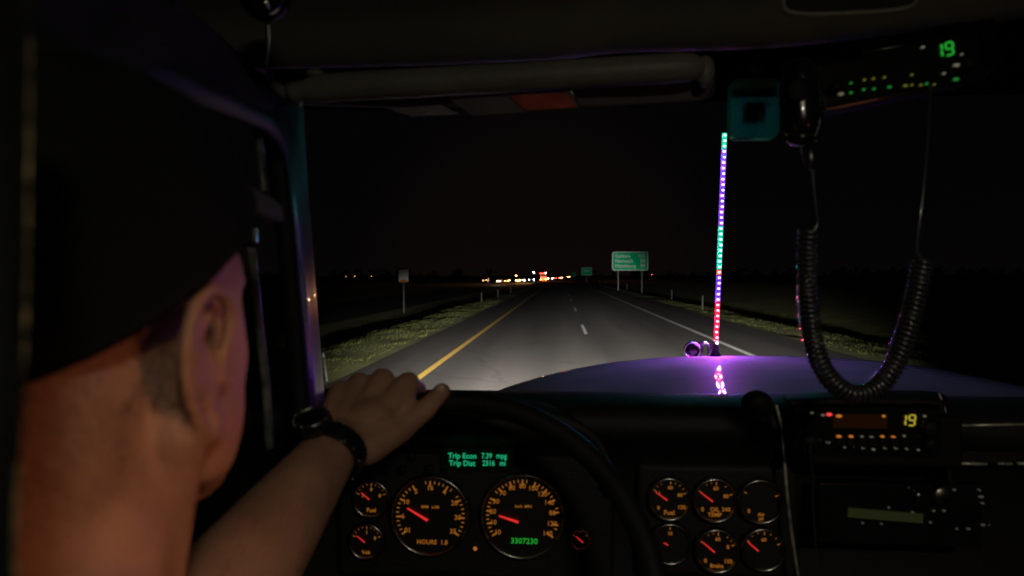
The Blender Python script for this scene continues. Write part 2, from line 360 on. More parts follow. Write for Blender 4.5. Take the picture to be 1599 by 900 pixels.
for i, (x, y) in enumerate([(9.2, 45), (10.6, 66), (10.8, 112), (9.7, 170)]): delineator(x, y, .95, ['marker post on the right verge just left of the lit whip antenna', 'marker post on the right verge below and right of the distance sign', 'marker post standing near the left leg of the distance sign', 'farthest right marker post below the small green sign'][i])

# ------------------------------------------------------------------ distant traffic and lights
HL = emis('headlamp_glow', (1., .72, .46), 75); HLW = emis('headlamp_warm', (1., .40, .12), 80); HLB = emis('headlamp_white', (.80, .85, 1.), 80)
TL = emis('tail_lamp_glow', (1., .02, .015), 120); TLO = emis('tail_lamp_orange', (1., .13, .025), 110)
def car(px, y, label, lamp, tail=False, tall=False, gap=1.4, rad=.13, ground_light=0):
    x = P(px, 436, y).x; z = P(px, float(np.interp(px, [757, 779, 791, 818, 834, 848, 859, 876, 888], [437.6, 439.3, 438.7, 437.6, 436.6, 436.6, 435.2, 433.8, 432.6])), y).z-.68
    s = -1 if not tail else 1
    t = thing('distant_truck' if tall else 'distant_car', label, 'truck' if tall else 'car', (x, y, z), 'vehicles in the distant queue of traffic')
    L, W, H = (8, 2.5, 3.7) if tall else (4.4, 1.8, .75)
    body = MB()
    pr = [(0, .35), (0, 3.6), (8, 3.6), (8, .35)] if tall else [(0, .32), (0, .72), (.9, .92), (1.5, 1.42), (3.2, 1.45), (4.0, .98), (4.4, .9), (4.4, .32)]
    n = len(pr); v = [(x-W/2, y+a, z+b) for a, b in pr]+[(x+W/2, y+a, z+b) for a, b in pr]
    body.add(v, [tuple(range(n))[::-1], tuple(range(n, 2*n))]+[(i, (i+1) % n, (i+1) % n+n, i+n) for i in range(n)])
    obj('body', body, M['trailer'] if tall else M['carpaint'], t, smooth=False)
    gl = MB().box((x, y-.02, z+2.4), (2.1, .03, .9)) if tall else MB().add([(x-.75, y+.98, z+.99), (x+.75, y+.98, z+.99), (x+.68, y+1.42, z+1.37), (x-.68, y+1.42, z+1.37)], [(0, 1, 2, 3)])
    obj('windscreen' if not tail else 'rear_window', gl, M['carglass'], t, smooth=False)
    for wx in (-1, 1):
        for wy in ((1.2, 6.6) if tall else (.85, 3.5)):
            obj('wheel', MB().tube([(x+wx*(W/2-.2), y+wy, z+.33), (x+wx*W/2, y+wy, z+.33)], .34, 14), M['tyre'], t)
        ob = obj('tail_lamp' if tail else 'headlamp', MB().ell((x+wx*gap/2, y-.03, z+.68), (rad, .06, rad), 12, 8), lamp, t)
    if ground_light:
        light('lamp_light', 'POINT', (x, y-3, z+.7), ground_light, lamp.node_tree.nodes['Principled BSDF'].inputs['Emission Color'].default_value[:3], t, shadow_soft_size=.3)
    return t
car(757, 215, 'leftmost single pair of warm headlights far across the median', HLW, gap=.9, rad=.05)
car(778.5, 230, 'oncoming car second from the left with warm white headlights', HL, gap=.8, rad=.08, ground_light=500)
car(791, 265, 'oncoming car third from the left with dim headlights', HLW, gap=1.3, rad=.07, ground_light=500)
car(809, 300, 'oncoming car with bright orange white headlights left of centre in the queue', HLW, gap=1.7, rad=.15, ground_light=2500)
car(818, 330, 'oncoming car with bright warm headlights just right of the orange lit one', HL, gap=.6, rad=.15, ground_light=1500)
car(830, 380, 'oncoming car with widely set bluish white headlights', HLB, gap=2.5, rad=.15)
t = car(848.5, 300, 'red lit rear of a large truck ahead in the left lane', TLO, tail=True, tall=True, gap=2.2, rad=.16, ground_light=2500)
for dx, dz, mm_ in ((-1.1, 3.3, TL), (1.0, 3.55, HLB), (.2, 3.5, TL), (0, .9, TL), (-1.0, 1.5, TL), (1.1, 1.6, TL)):
    p = ORG[t.name]; obj('marker_lamp', MB().ell((p.x+dx, p.y-.06, p.z+dz), (.12, .05, .12), 10, 6), mm_, t)
car(859.5, 350, 'oncoming vehicle with a broad row of white headlights right of the red truck', HL, gap=2.2, rad=.17)
car(867, 420, 'tiny car with one pinkish tail lamp pair near the vanishing point', TL, tail=True, gap=.8, rad=.08)
car(876, 430, 'far car with orange rear lights right of the vanishing point', TLO, tail=True, gap=1.6, rad=.12)
car(888, 450, 'far car with warm lights between the two small green signs', HLW, gap=1.4, rad=.12)
def lamp_post(px, py, y, m, label, r, h=None):
    p = P(px, py, y); gz = -1.5 if y > 300 else side(p.x, y)+dip(y)
    t = thing('lamp_post', label, 'lamp post', (p.x, y, gz), 'distant lamps on poles')
    obj('pole', MB().tube([(p.x, y+.3, gz), (p.x, y+.3, p.z)], .08, 8), M['post'], t)
    obj('lamp', MB().ell((p.x, y, p.z), r, 12, 8), m, t)
lamp_post(833.5, 425.5, 420, HLB, 'tall cool white lamp above the oncoming headlights', .26)
lamp_post(806, 431, 420, HLW, 'low orange lamp above the left part of the queue', .18)
lamp_post(851.5, 426.8, 430, emis('lamp_violet', (.8, .5, 1), 60), 'tall violet white lamp directly behind the red truck', .22)
fl = emis('farm_lamp', (1., .4, .12), 5)
lamp_post(554, 431.5, 600, fl, 'brighter faint orange farm lamp on the far left horizon', .25)
lamp_post(580, 431.5, 620, fl, 'faint orange farm lamp right of the others on the left horizon', .2)
lamp_post(540, 432, 640, fl, 'leftmost very faint farm lamp on the horizon', .18)
lamp_post(1018, 429.5, 600, emis('farm_red', (1, .15, .08), 10), 'faint red lamp on the horizon right of the distance sign', .2)

# ------------------------------------------------------------------ the truck
truck = thing('truck', 'dark cab of a long nosed truck with dashboard, visor and purple lit hood', 'truck', (.6, 0, 0))
# headlamps of the truck (its nose is below and beyond the hood)
for sx in (-.25, 1.55):
    p = Vector((sx, 3.25, 1.05))
    hl = obj('headlight', MB().ell(p, (.11, .05, .09), 16, 10), emis('truck_headlamp', (1, .93, .82), 6), truck)
    l = light('low_beam', 'SPOT', p+Vector((0, .12, 0)), 66000, (1, .93, .86), truck, spot_size=math.radians(56), spot_blend=1., shadow_soft_size=.06)
    l.rotation_euler = (math.radians(90-6.6), 0, math.radians(-1.5)); l.scale = (1., .34, 1)
    h = light('high_beam', 'SPOT', p+Vector((0, .14, .03)), 60000, (1, .95, .9), truck, spot_size=math.radians(11), spot_blend=1., shadow_soft_size=.06)
    h.rotation_euler = (math.radians(90.9), 0, math.radians(-2.1))

# hood
HX = .70
def hz(dx, y):
    t = (y-1.4)/(2.55-1.4)
    z = -.268-.028*t-.150*abs(dx/(1-.04*t))**2.7
    if y > 2.42: z -= 1.6*(y-2.42)**2
    return z
rows = []
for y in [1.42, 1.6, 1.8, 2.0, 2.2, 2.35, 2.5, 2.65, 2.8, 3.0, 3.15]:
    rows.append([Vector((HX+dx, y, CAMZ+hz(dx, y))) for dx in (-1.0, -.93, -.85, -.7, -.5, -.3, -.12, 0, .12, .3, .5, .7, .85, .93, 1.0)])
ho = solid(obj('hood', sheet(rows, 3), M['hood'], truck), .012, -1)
obj('front_grille', MB().box((HX, 3.19, 1.1), (1.5, .06, .9)), M['chrome'], truck, smooth=False, bevel=.02)
# small hood latch and washer nozzle
for px, py, y in ((1222, 604, 1.75),):
    p = P(px, py, y); obj('hood_latch', MB().box(p, (.035, .05, .018)), M['black'], ho, smooth=False, bevel=.004)
# hood mirror beside the whip
p0 = P(1086, 562, 2.50)
hm = obj('hood_mirror', MB().ell(P(1083, 547, 2.5), (.034, .03, .035), 20, 12), M['gloss'], truck)
obj('mirror_arm', MB().tube(spline([P(1106, 566, 2.5), P(1108, 545, 2.5), P(1104, 536, 2.5), P(1092, 538, 2.5)], 5), .008, 10), M['chrome'], hm)
obj('mirror_rim', MB().ring(P(1081, 547, 2.465), .027, [(-.003, 0), (.003, 0), (.003, .006), (-.003, .006)], X, Z, Y, 32), M['chrome'], hm)
# orange reflections along the left edge of the hood, added as glowing beads
bl = emis('edge_glint', (1., .25, .08), 5)
for px, py, y in ((840, 595, 2.42), (847, 593, 2.44), (862, 589, 2.5), (876, 584, 2.52), (891, 581, 2.55)):
    q = P(px, py, y); q.z = CAMZ+hz(q.x-HX, y)+.004; obj('edge_glint', MB().ell(q, (.004, .006, .004), 10, 6), bl, ho)

# windscreen, header, pillars, liner
rows = [[P(440, 150, .95), P(760, 150, .98), P(1100, 150, 1.0), P(1700, 140, .98)], [P(475, 400, 1.12), P(760, 400, 1.2), P(1100, 400, 1.22), P(1700, 400, 1.15)], [P(495, 640, 1.28), P(760, 640, 1.4), P(1100, 640, 1.42), P(1700, 640, 1.3)]]
obj('windscreen', sheet(rows, 4), M['glass'], truck)
lipx = [(-200, 128), (180, 118), (330, 106), (400, 101), (600, 97), (860, 86), (960, 76), (1100, 72), (1250, 64), (1480, 37), (1700, 10), (2100, -20)]
def off(p, dy, dz): return p+Vector((0, dy, dz))
rows = []
for dy, dz in ((.045, .035), (.02, .002), (0, 0), (-.025, .016), (-.06, .045), (-.14, .075), (-.3, .115), (-.6, .15), (-1.4, .17)):
    rows.append([off(P(px, py, .80), dy, dz) for px, py in lipx])
lin = solid(obj('roof_liner', sheet(rows, 4), M['liner'], truck), .01, 1)
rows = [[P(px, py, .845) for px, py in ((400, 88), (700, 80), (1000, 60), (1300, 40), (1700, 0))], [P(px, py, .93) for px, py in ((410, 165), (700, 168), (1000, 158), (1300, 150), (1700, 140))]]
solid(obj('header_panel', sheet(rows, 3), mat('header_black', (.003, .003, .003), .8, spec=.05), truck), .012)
# side rail between the roof liner and the door frame
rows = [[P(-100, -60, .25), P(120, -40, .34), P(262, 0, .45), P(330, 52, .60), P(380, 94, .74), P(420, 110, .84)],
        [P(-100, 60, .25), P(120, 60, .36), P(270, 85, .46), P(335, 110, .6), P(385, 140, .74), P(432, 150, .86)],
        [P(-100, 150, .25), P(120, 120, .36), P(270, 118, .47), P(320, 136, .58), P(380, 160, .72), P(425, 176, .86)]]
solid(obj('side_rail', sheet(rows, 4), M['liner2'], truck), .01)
obj('rail_seal', MB().tube(spline([P(262, 0, .44), P(330, 56, .59), P(372, 92, .72), P(412, 110, .8)], 6), .004, 8), M['black'], truck)
obj('frame_edge', MB().tube(spline([P(280, 120, .49), P(330, 141, .60), P(380, 160, .72), P(417, 173, .82)], 6), .0016, 8), M['gloss'], truck)
# window frame of the door: thick black gasket and its pale inner edge
obj('door_frame', MB().tube(spline([P(60, 60, .36), P(200, 95, .42), P(300, 140, .5), P(360, 166, .62), P(410, 192, .72), P(432, 235, .77), P(440, 300, .78), P(452, 420, .79), P(468, 600, .80), P(474, 680, .8)], 6), [.012]*55, 12), M['black'], truck)
obj('window_edge', MB().tube(spline([P(300, 148, .53), P(350, 166, .62), P(388, 184, .7), P(404, 215, .73), P(409, 270, .74), P(412, 300, .74)], 5), .0045, 8, ell=(1, 1)), M['channel'], truck)
obj('window_channel', MB().tube(spline([P(388, 356, .70), P(396, 420, .71), P(404, 500, .72), P(416, 610, .73), P(421, 700, .73)], 5), .0052, 8), M['channel'], truck)
obj('channel_clip', MB().box(P(393, 368, .69), (.012, .01, .016)), M['dull'], truck, smooth=False, bevel=.002)
# windscreen pillar: front face, rounded nose, flank along the glass
rows = []
for (pl, pr, py) in ((428, 468, 148), (434, 470, 200), (450, 473, 260), (460, 478, 330), (469, 484, 410), (478, 491, 500), (486, 498, 590), (491, 504, 660)):
    rows.append([P(pl-32, py, .835), P(pl-12, py, .838), P(pl, py, .848), P(pl+(pr-pl)*.35, py, .868), P(pr, py, .905), P(pr+3, py, .93)])
solid(obj('windscreen_pillar', sheet(rows, 5), M['pillar'], truck), .006)
obj('pillar_seam', MB().tube(spline([P(453, 270, .832), P(459, 370, .832), P(468, 470, .832), P(478, 592, .832)], 6), .0011, 8), M['chrome'], truck)
obj('pillar_strip', MB().tube(spline([P(456, 300, .837), P(463, 370, .837), P(473, 470, .837), P(483, 592, .837)], 6), [.0012]+[.0026+.0001*i for i in range(18)], 8), M['channel'], truck)
# sun visor
vis = obj('sun_visor', MB().tube(spline([P(452, 146, .79), P(520, 137, .79), P(700, 127, .785), P(900, 116, .78), P(1050, 107, .775), P(1095, 106, .78)], 4), [.012]*3+[.0165]*14+[.016, .015, .013, .009], 16, ell=(1, 1)), M['visor'], truck)
rows = [[P(px, py, .80) for px, py in ((440, 140), (700, 135), (900, 118), (1060, 98), (1100, 96), (1113, 106))], [P(px, py, .806) for px, py in ((440, 155), (700, 152), (900, 142), (1060, 130), (1100, 130), (1117, 132))], [P(px, py, .82) for px, py in ((442, 160), (700, 166), (900, 167), (1050, 160), (1090, 157), (1112, 145))]]
solid(obj('visor_panel', sheet(rows, 4), M['visor2'], vis), .007)
mq = MB().add([P(705, 156, .785), P(890, 144, .775), P(905, 168, .785), P(738, 180, .795)], [(0, 1, 2, 3)])
solid(obj('visor_flap', mq, M['visor2'], vis, smooth=False), .004)
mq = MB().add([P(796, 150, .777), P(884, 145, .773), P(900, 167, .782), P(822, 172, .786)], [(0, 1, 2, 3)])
solid(obj('red_reflection_panel', mq, M['red_reflection'], vis, smooth=False), .003)  # red light reflected in the visor mirror, painted as a red sheet
obj('flap_edge', MB().tube([P(886, 131, .775), P(905, 168, .785)], .0012, 8), M['chrome'], vis)
obj('flap_edge', MB().tube([P(692, 152, .785), P(742, 180, .795)], .001, 8), M['chrome'], vis)
solid(obj('vanity_card', MB().add([P(604, 170, .80), P(690, 165, .80), P(716, 178, .80), P(640, 181, .80)], [(0, 1, 2, 3)]), M['visor2'], vis, smooth=False), .002)
obj('visor_clip', MB().box(P(1055, 98, .77), (.022, .012, .010)), M['black'], vis, smooth=False, bevel=.002)
obj('visor_end', MB().ell(P(1100, 112, .785), (.012, .012, .018), 16, 10), M['visor'], vis)
obj('visor_bracket', MB().tube(spline([P(404, 118, .80), P(425, 132, .80), P(450, 150, .80), P(470, 162, .80)], 4), [.004]*4+[.007]*5+[.004]*4, 10), M['visor'], vis)
obj('visor_bracket', MB().ell(P(492, 116, .8), (.012, .01, .006)), M['visor'], vis)
# recesses of the overhead
def recess(cx, cy, y, w_, h_, rot, name, lit=False):
    c = P(cx, cy, y); a = X*math.cos(rot)+Z*math.sin(rot); b2 = -X*math.sin(rot)+Z*math.cos(rot)
    v = []; n = 28
    for k in range(n):
        q = 2*PI*k/n; ex = abs(math.cos(q))**.6*math.copysign(1, math.cos(q)); ey = abs(math.sin(q))**.6*math.copysign(1, math.sin(q)); v.append(c+a*ex*w_/2+b2*ey*h_/2)
    o = solid(obj(name, MB().add(v, [tuple(range(n))]), M['black'], truck, smooth=False), .006)
    mb = MB().tube(v+[v[0]], .003, 8); obj('rim', mb, M['liner'], o)
    return o
recess(125, 20, .40, .042, .013, -.28, 'grab_recess')
o = recess(1325, 2, .62, .11, .02, .02, 'overhead_pocket')

# dashboard
dx = [-.62, -.35, -.1, .2, .45, .8, 1.4]
prof = [(1.42, -.262), (1.28, -.222), (1.14, -.194), (1.05, -.1815), (1.0, -.188), (.985, -.21), (1.02, -.25), (1.045, -.33), (1.05, -.46), (1.0, -.8)]
rows = [[Vector((x, y+.0, CAMZ+z-.012)) for x in dx] for y, z in prof]
solid(obj('dashboard', sheet(rows, 4), M['dash'], truck), .012, 1)
# binnacle hood over the gauges
rows = []
for dy, dz in ((.06, -.004), (.0, .004), (-.03, -.008), (-.01, -.03)):
    rows.append([off(P(px, py, 1.0), dy, dz) for px, py in ((505, 720), (540, 668), (620, 640), (745, 628), (870, 640), (930, 672), (960, 730))])
solid(obj('binnacle_hood', sheet(rows, 4), M['dash'], truck), .006)
pan = obj('gauge_panel', MB().box(P(740, 790, 1.02), (.42, .02, .22)), M['dash'], truck, smooth=False, bevel=.01)
obj('centre_panel', MB().box(P(1118, 812, 1.02), (.235, .02, .17)), M['dash'], truck, smooth=False, bevel=.01)
K = 1/1066.
GY = 1.0
def gauge(px, py, rp, name, a0, a1, ntick, major, nums, cap_, needle, ndir, nlen, label=None, nr=.70, ts=.17, dim=1., caps=None, tr=.90):
    """one instrument: dial, bezel, tick marks, numerals, needle"""
    c = P(px, py, GY); R = rp*K*GY
    g = obj(name, MB().ring(c, 0, [(0, 0), (R, 0), (R, .006), (0, .006)], X, Z, Y, 40), M['dialface'], truck, smooth=False)
    obj('bezel', MB().ring(c, R, [(-.0010, -.003), (.0012, -.0065), (.0036, -.0045), (.0046, .004), (-.0010, .004)], X, Z, Y, 56), M['bezel'], g)
    if label: g['label'] = label
    mb = MB()
    for i in range(ntick):
        a = math.radians(a0+(a1-a0)*i/max(1, ntick-1)); big = i % major == 0
        l = R*(.14 if big else .07); rr = R*tr-l/2; d = X*math.cos(a)+Z*math.sin(a)
        if not big and random.random() < .25: continue
        mb.box(c+d*rr-Y*.001, (l, .0008, R*(.035 if big else .022)), Matrix.Rotation(-a, 3, 'Y'))
    obj('tick_marks', mb, M['orange'], g, smooth=False)
    ms = []
    for i, s in enumerate(nums):
        if s == '': continue
        a = math.radians(a0+(a1-a0)*i/max(1, len(nums)-1)); d = X*math.cos(a)+Z*math.sin(a)
        ms.append(text('n', s, c+d*R*nr-Y*.001, R*ts*1.18, None, None, bold=.00004))
    if ms: join_mesh('numerals', ms, M['orange'], g)
    for (s, fx, fz, sz, m) in caps or []:
        text('caption', s, c+X*fx*R+Z*fz*R-Y*.001, R*sz, m, g, bold=.00005)
    if needle:
        ang = math.radians(ndir); d = X*math.cos(ang)+Z*math.sin(ang); h = c+X*needle[0]*R+Z*needle[1]*R
        obj('needle', MB().tube([h-Y*.003, h+d*R*nlen-Y*.003], [R*.035*max(1, 25/rp), R*.02*max(1, 25/rp)], 8), M['red'], g)
    return g
M['bezel'] = mat('bezel_chrome', (.34, .34, .33), .24, metal=1, var=.3)
O = M['orange']
gauge(672, 805, 61, 'tachometer', 214, -34, 33, 4, ['01', '6', '10', '5', '16', '4', '20', '30', '35'], 1, (-.06, -.12), 150, .62, nr=.72, ts=.15, caps=[('RPM   x100', 0, .22, .10, O), ('HOURS  1.8', .05, -.70, .16, O)])
gauge(816, 806, 64, 'speedometer', 214, -34, 37, 3, ['10', '10', '20', '30', '70', '60', '80', '100', '120', '140', '80', '120', '140'], 1, (-.10, -.14), 163, .50, nr=.74, ts=.14, caps=[('km/h  MPH', .02, .24, .09, O), ('3307230', .04, -.62, .19, M['green2'])])
gauge(580, 779, 27, 'fuel_gauge', 160, 20, 9, 4, ['2', '8', '8'], 1, (-.1, -.02), 140, .62, nr=.55, ts=.24, caps=[('Fuel', 0, -.68, .34, O)])
gauge(573, 845, 26, 'battery_gauge', 160, 20, 9, 4, ['', '1', '8'], 1, (-.1, -.05), 142, .66, nr=.55, ts=.24, caps=[('Volt', -.05, -.70, .30, O)])
gauge(906, 842, 14, 'small_gauge', 150, 30, 5, 2, [], 1, (.3, -.3), 140, 1.0)
gauge(1045, 779, 30, 'air_pressure_gauge', 150, 20, 9, 4, ['1', '60', '80'], 1, (-.12, -.05), 145, .70, nr=.58, ts=.22, caps=[('120', .62, -.42, .28, O), ('0', -.55, -.48, .28, O), ('Fuel', 0, -.72, .34, O)])
gauge(1116, 781, 31, 'water_gauge', 150, 20, 9, 4, ['', '60', '80'], 1, (-.12, -.05), 143, .74, nr=.58, ts=.22, caps=[('240', .55, -.46, .28, O), ('0', -.60, -.48, .30, O), ('OIL', 0, -.48, .30, O), ('TEMP', 0, -.74, .28, O)])
gauge(1187, 783, 31, 'dark_gauge', 150, 20, 2, 1, [], 0, 0, 0, 0, caps=[('0', -.55, -.5, .28, O), ('Air', .05, -.66, .26, O), ('psi', .05, -.85, .2, O)])
gauge(1046, 849, 29, 'oil_gauge', 90, 80, 1, 1, ['10'], 1, (-.12, -.05), 150, .25, nr=.55, ts=.22)
gauge(1119, 860, 31, 'brake_gauge', 150, 20, 9, 4, ['', '60', '8'], 1, (-.12, -.05), 140, .78, nr=.58, ts=.22, caps=[('150', .55, -.52, .28, O), ('0', -.55, -.52, .30, O), ('Brake', 0, -.76, .28, O)])
gauge(1191, 858, 30, 'axle_gauge', 150, 20, 7, 3, ['', '60', ''], 1, (-.25, -.05), 140, .70, nr=.5, ts=.22)
obj('warning_lamp', MB().ell(P(742, 857, .999), (.003, .002, .003), 12, 8), mat('warning_amber', (.3, .1, .02), .4, emit=(1, .3, .06), es=.35), truck)
# trip display
ds = obj('trip_display', MB().box(P(745, 717, 1.002), (.107, .012, .032)), mat('display_glass', (.004, .008, .006), .25, emit=(.0, .3, .1), es=.004), truck, smooth=False, bevel=.002)
gr = []
for s, px, py in (('Trip Econ', 722, 712.5), ('7.39', 760, 712.5), ('mpg', 783, 712.5), ('Trip Dist', 721.5, 724), ('2316', 763, 724), ('mi', 785, 724)):
    gr.append(text('n', s, P(px, py, .993), .0108, None, None, bold=.00012, sx=.98 if 'Trip' in s else .85))
join_mesh('readout', gr, M['green'], ds)
# small unlit switch buttons about the display
for px, py in ((602, 735), (628, 734), (643, 713), (670, 733), (836, 712), (950, 770), (944, 760)):
    obj('switch', MB().box(P(px, py, 1.002), (.012, .010, .012)), M['black'], truck, smooth=False, bevel=.003)
# trim strips and pockets of the right part of the dash
obj('panel_trim', MB().tube(spline([P(1212, 632, .97), P(1222, 680, .965), P(1228, 760, .96), P(1236, 830, .96), P(1246, 900, .96)], 6), .0022, 8), M['trim'], truck)
bp_ = []
rows = [[P(px, py, .99) for px, py in ((1222, 618), (1300, 614), (1400, 612), (1468, 616), (1478, 640), (1486, 700), (1494, 760))], [P(px, py, .95) for px, py in ((1228, 630), (1300, 628), (1400, 628), (1462, 630), (1470, 648), (1478, 706), (1484, 760))], [P(px, py, .99) for px, py in ((1236, 642), (1300, 640), (1400, 640), (1455, 641), (1462, 655), (1470, 710), (1474, 760))]]
solid(obj('radio_surround', sheet(rows, 4), M['dash'], truck), .004)
obj('surround_edge', MB().tube(spline([P(1466, 614, .965), P(1476, 640, .96), P(1484, 680, .955), P(1490, 722, .95)], 5), .0012, 8), M['trim'], truck)
gt = obj('dash_tray', MB().box(P(1560, 694, 1.0), (.135, .02, .052)), M['dash'], truck, smooth=False, bevel=.003)
obj('tray_trim', MB().tube([P(1484, 665, .975), P(1650, 662, .975)], .0018, 8), M['trim'], gt)
obj('tray_trim', MB().tube(spline([P(1488, 668, .975), P(1493, 700, .975), P(1497, 724, .975)], 3), .0010, 8), M['trim'], gt)
for a, b_ in ((1497, 1541), (1558, 1580), (1588, 1640)): obj('tray_trim', MB().tube([P(a, 724, .975), P(b_, 725, .975)], .0022, 8), M['trim'], gt)
# glass of an open window to the right (black reflections) is part of the windscreen wrap

# steering wheel
wc = Vector((-.125, .68, CAMZ-.33)); u = Vector((0, .6, .8)); nrm = Vector((0, -.8, .6)); WR = .222
sw = obj('steering_wheel', MB().tube([wc+X*WR*math.sin(2*PI*k/72)+u*WR*math.cos(2*PI*k/72) for k in range(73)], .0135, 16, cap=False), M['black'], truck)
hub = wc-nrm*.05
obj('hub', MB().ell(hub, (.055, .045, .04), 24, 14), M['black'], sw)
for a in (100, 260, 180):
    d = X*math.sin(math.radians(a))+u*math.cos(math.radians(a)); obj('spoke', MB().tube([hub+d*.03, hub+d*.12+nrm*.01, wc+d*WR], [.016, .013, .011], 12, ell=(1, .5)), M['black'], sw)
obj('steering_column', MB().tube([hub-nrm*.02, hub-nrm*.25], .035, 16), M['black'], truck)
obj('indicator_stalk', MB().tube([hub-nrm*.05, hub-nrm*.05-X*.12+u*.02], .006, 10), M['black'], truck)
# door panel, seat back and floor (dark, to close the cab)
obj('door_panel', MB().box((-.62, .35, CAMZ-.55), (.06, 1.3, .75)), M['dash'], truck, smooth=False, bevel=.02)
obj('cab_floor', MB().box((.5, .2, CAMZ-1.15), (2.4, 2.2, .05)), M['dash'], truck, smooth=False)
obj('rear_wall', MB().box((.5, -1.5, CAMZ-.3), (2.6, .05, 2.0)), M['liner2'], truck, smooth=False)
obj('right_door', MB().box((1.75, .0, CAMZ-.55), (.06, 2.6, .75)), M['dash'], truck, smooth=False)
obj('seat_back', MB().box((-.25, .12, CAMZ-.62), (.5, .12, .62)), M['dash'], truck, smooth=False, bevel=.04)
obj('driver_seat', MB().box((-.25, .38, CAMZ-.88), (.5, .5, .14)), M['dash'], truck, smooth=False, bevel=.04)
# cab lamps: a dim dome lamp over the sleeper, a red amber courtesy lamp low on the console
dl = obj('dome_lamp', MB().box((.32, -.55, CAMZ+.40), (.16, .10, .02)), emis('dome_lens', (1, .9, .66), 1.2), truck, smooth=False, bevel=.005)
light('dome_light', 'AREA', (.32, -.55, CAMZ+.38), 5.2, (1., .90, .68), truck, size=.12)
cl = obj('courtesy_lamp', MB().box((.65, .04, CAMZ-.01), (.10, .05, .03)), emis('courtesy_lens', (1, .3, .12), 2), truck, smooth=False, bevel=.005)
sl = light('courtesy_light', 'SPOT', (.62, .04, CAMZ-.02), 8.5, (1., .40, .19), truck, shadow_soft_size=.05, spot_size=math.radians(25), spot_blend=1.)
sl.rotation_euler = (Vector((-.185, .38, CAMZ-.13))-Vector((.62, .04, CAMZ-.02))).to_track_quat('-Z', 'Y').to_euler()

# black sleeper curtain hanging at the left edge with a worn shiny border
cu = thing('sleeper_curtain', 'black curtain edge at the far left with a thin worn brassy border', 'curtain', (-.17, .17, CAMZ-.3))
rows = []
for py in (-80, 60, 200, 400, 600, 740, 900, 1000):
    e = {-80: 47, 60: 46, 200: 44, 400: 42, 600: 34, 740: 24, 900: 22, 1000: 22}[py]
    rows.append([P(e-q*1.6, py, .17+.008*math.sin(q*.05+py*.002)*min(1, q/20)) for q in (0, 12, 40, 80, 130, 190)])
solid(obj('cloth', sheet(rows, 4), M['cap'], cu), .0015)
obj('border', MB().tube(spline([P(47, 60, .169), P(46, 150, .169), P(44.5, 260, .169), P(43, 400, .169), P(40, 520, .169), P(36, 590, .169)], 14), [.00008+.00034*random.random()**1.5*(1 if 20 < i < 62 else .4) for i in range(71)], 8), M['brass'], cu)
obj('border', MB().tube(spline([P(27, 728, .169), P(25, 790, .169), P(23, 850, .169), P(24.5, 905, .169)], 8), .0006, 8), M['brass'], cu)

# ------------------------------------------------------------------ the driver
drv = thing('person', 'driver in a black cap and dark shirt gripping the wheel with his left hand', 'person', (-.25, .3, CAMZ-.82))
HC = Vector((-.265, .365, CAMZ-.03)); HROT = Matrix.Rotation(math.radians(-6), 3, 'Z')
B = MB()
def H(x, y, z): return HC+HROT @ Vector((x, y, z))
B.ell(H(0, -.012, .052), (.077, .098, .088), 32, 20)             # cranium
B.ell(H(0, .030, -.014), (.069, .066, .088), 28, 18)             # face
B.ell(H(0, .045, .03), (.062, .05, .045), 24, 14)                # brow
for s in (-1, 1):
    B.cap(H(.054*s, .006, -.044), H(.045*s, .042, -.080), .018, .017); B.cap(H(.045*s, .042, -.080), H(.014*s, .082, -.104), .017, .015)
    B.ell(H(.043*s, .050, -.022), (.022, .026, .030))            # cheekbone
    B.ell(H(.040*s, .042, -.052), (.026, .032, .048)); B.ell(H(.028*s, .060, -.078), (.022, .024, .030))
    B.cap(H(.012*s, .088, .028), H(.042*s, .078, .026), .010, .009)   # brow ridge
    B.cap(H(.020*s, .086, -.070), H(.0*s, .092, -.068), .006, .007)   # lips
    B.cap(H(.020*s, .086, -.080), H(.0*s, .090, -.082), .006, .007)
    B.ell(H(.008*s, .100, -.040), (.008, .009, .007))            # nostrils
    B.ell(H(.031*s, .074, .002), (.014, .012, .011))             # closed-in eye sockets
B.cap(H(0, .088, .018), H(0, .110, -.032), .008, .011); B.ell(H(0, .082, -.110), (.022, .018, .018))
# the ear: shell, helix rim, antihelix, tragus and lobe
for s in (-1, 1):
    def E(y, z, o=0): return H((.0735+o*.62)*s, y*1.25, z*1.12+.004)
    B.ell(E(-.004, -.028, .001), (.006, .013, .024))
    hel = spline([E(.004, -.026, .004), E(.010, -.008, .008), E(.008, .008, .012), E(-.004, .016, .016), E(-.018, .012, .019), E(-.026, -.002, .020), E(-.026, -.018, .018), E(-.020, -.034, .013), E(-.010, -.048, .008), E(-.002, -.054, .005)], 4)
    for a, b_ in zip(hel[:-1], hel[1:]): B.cap(a, b_, .0042, .0042, 8)
    ah = spline([E(-.006, .004, .010), E(-.015, -.004, .012), E(-.017, -.018, .011), E(-.010, -.032, .007), E(-.003, -.038, .006)], 4)
    for a, b_ in zip(ah[:-1], ah[1:]): B.cap(a, b_, .0042, .0042, 8)
    B.ell(E(-.014, -.004, .010), (.003, .012, .018), R=Matrix.Rotation(.35*s, 3, 'Z'))
    B.ell(E(-.014, -.022, .008), (.0028, .010, .016), R=Matrix.Rotation(.35*s, 3, 'Z'))
    B.ell(E(.000, -.050, .005), (.0055, .008, .010)); B.ell(E(.006, -.026, .006), (.0045, .004, .007))
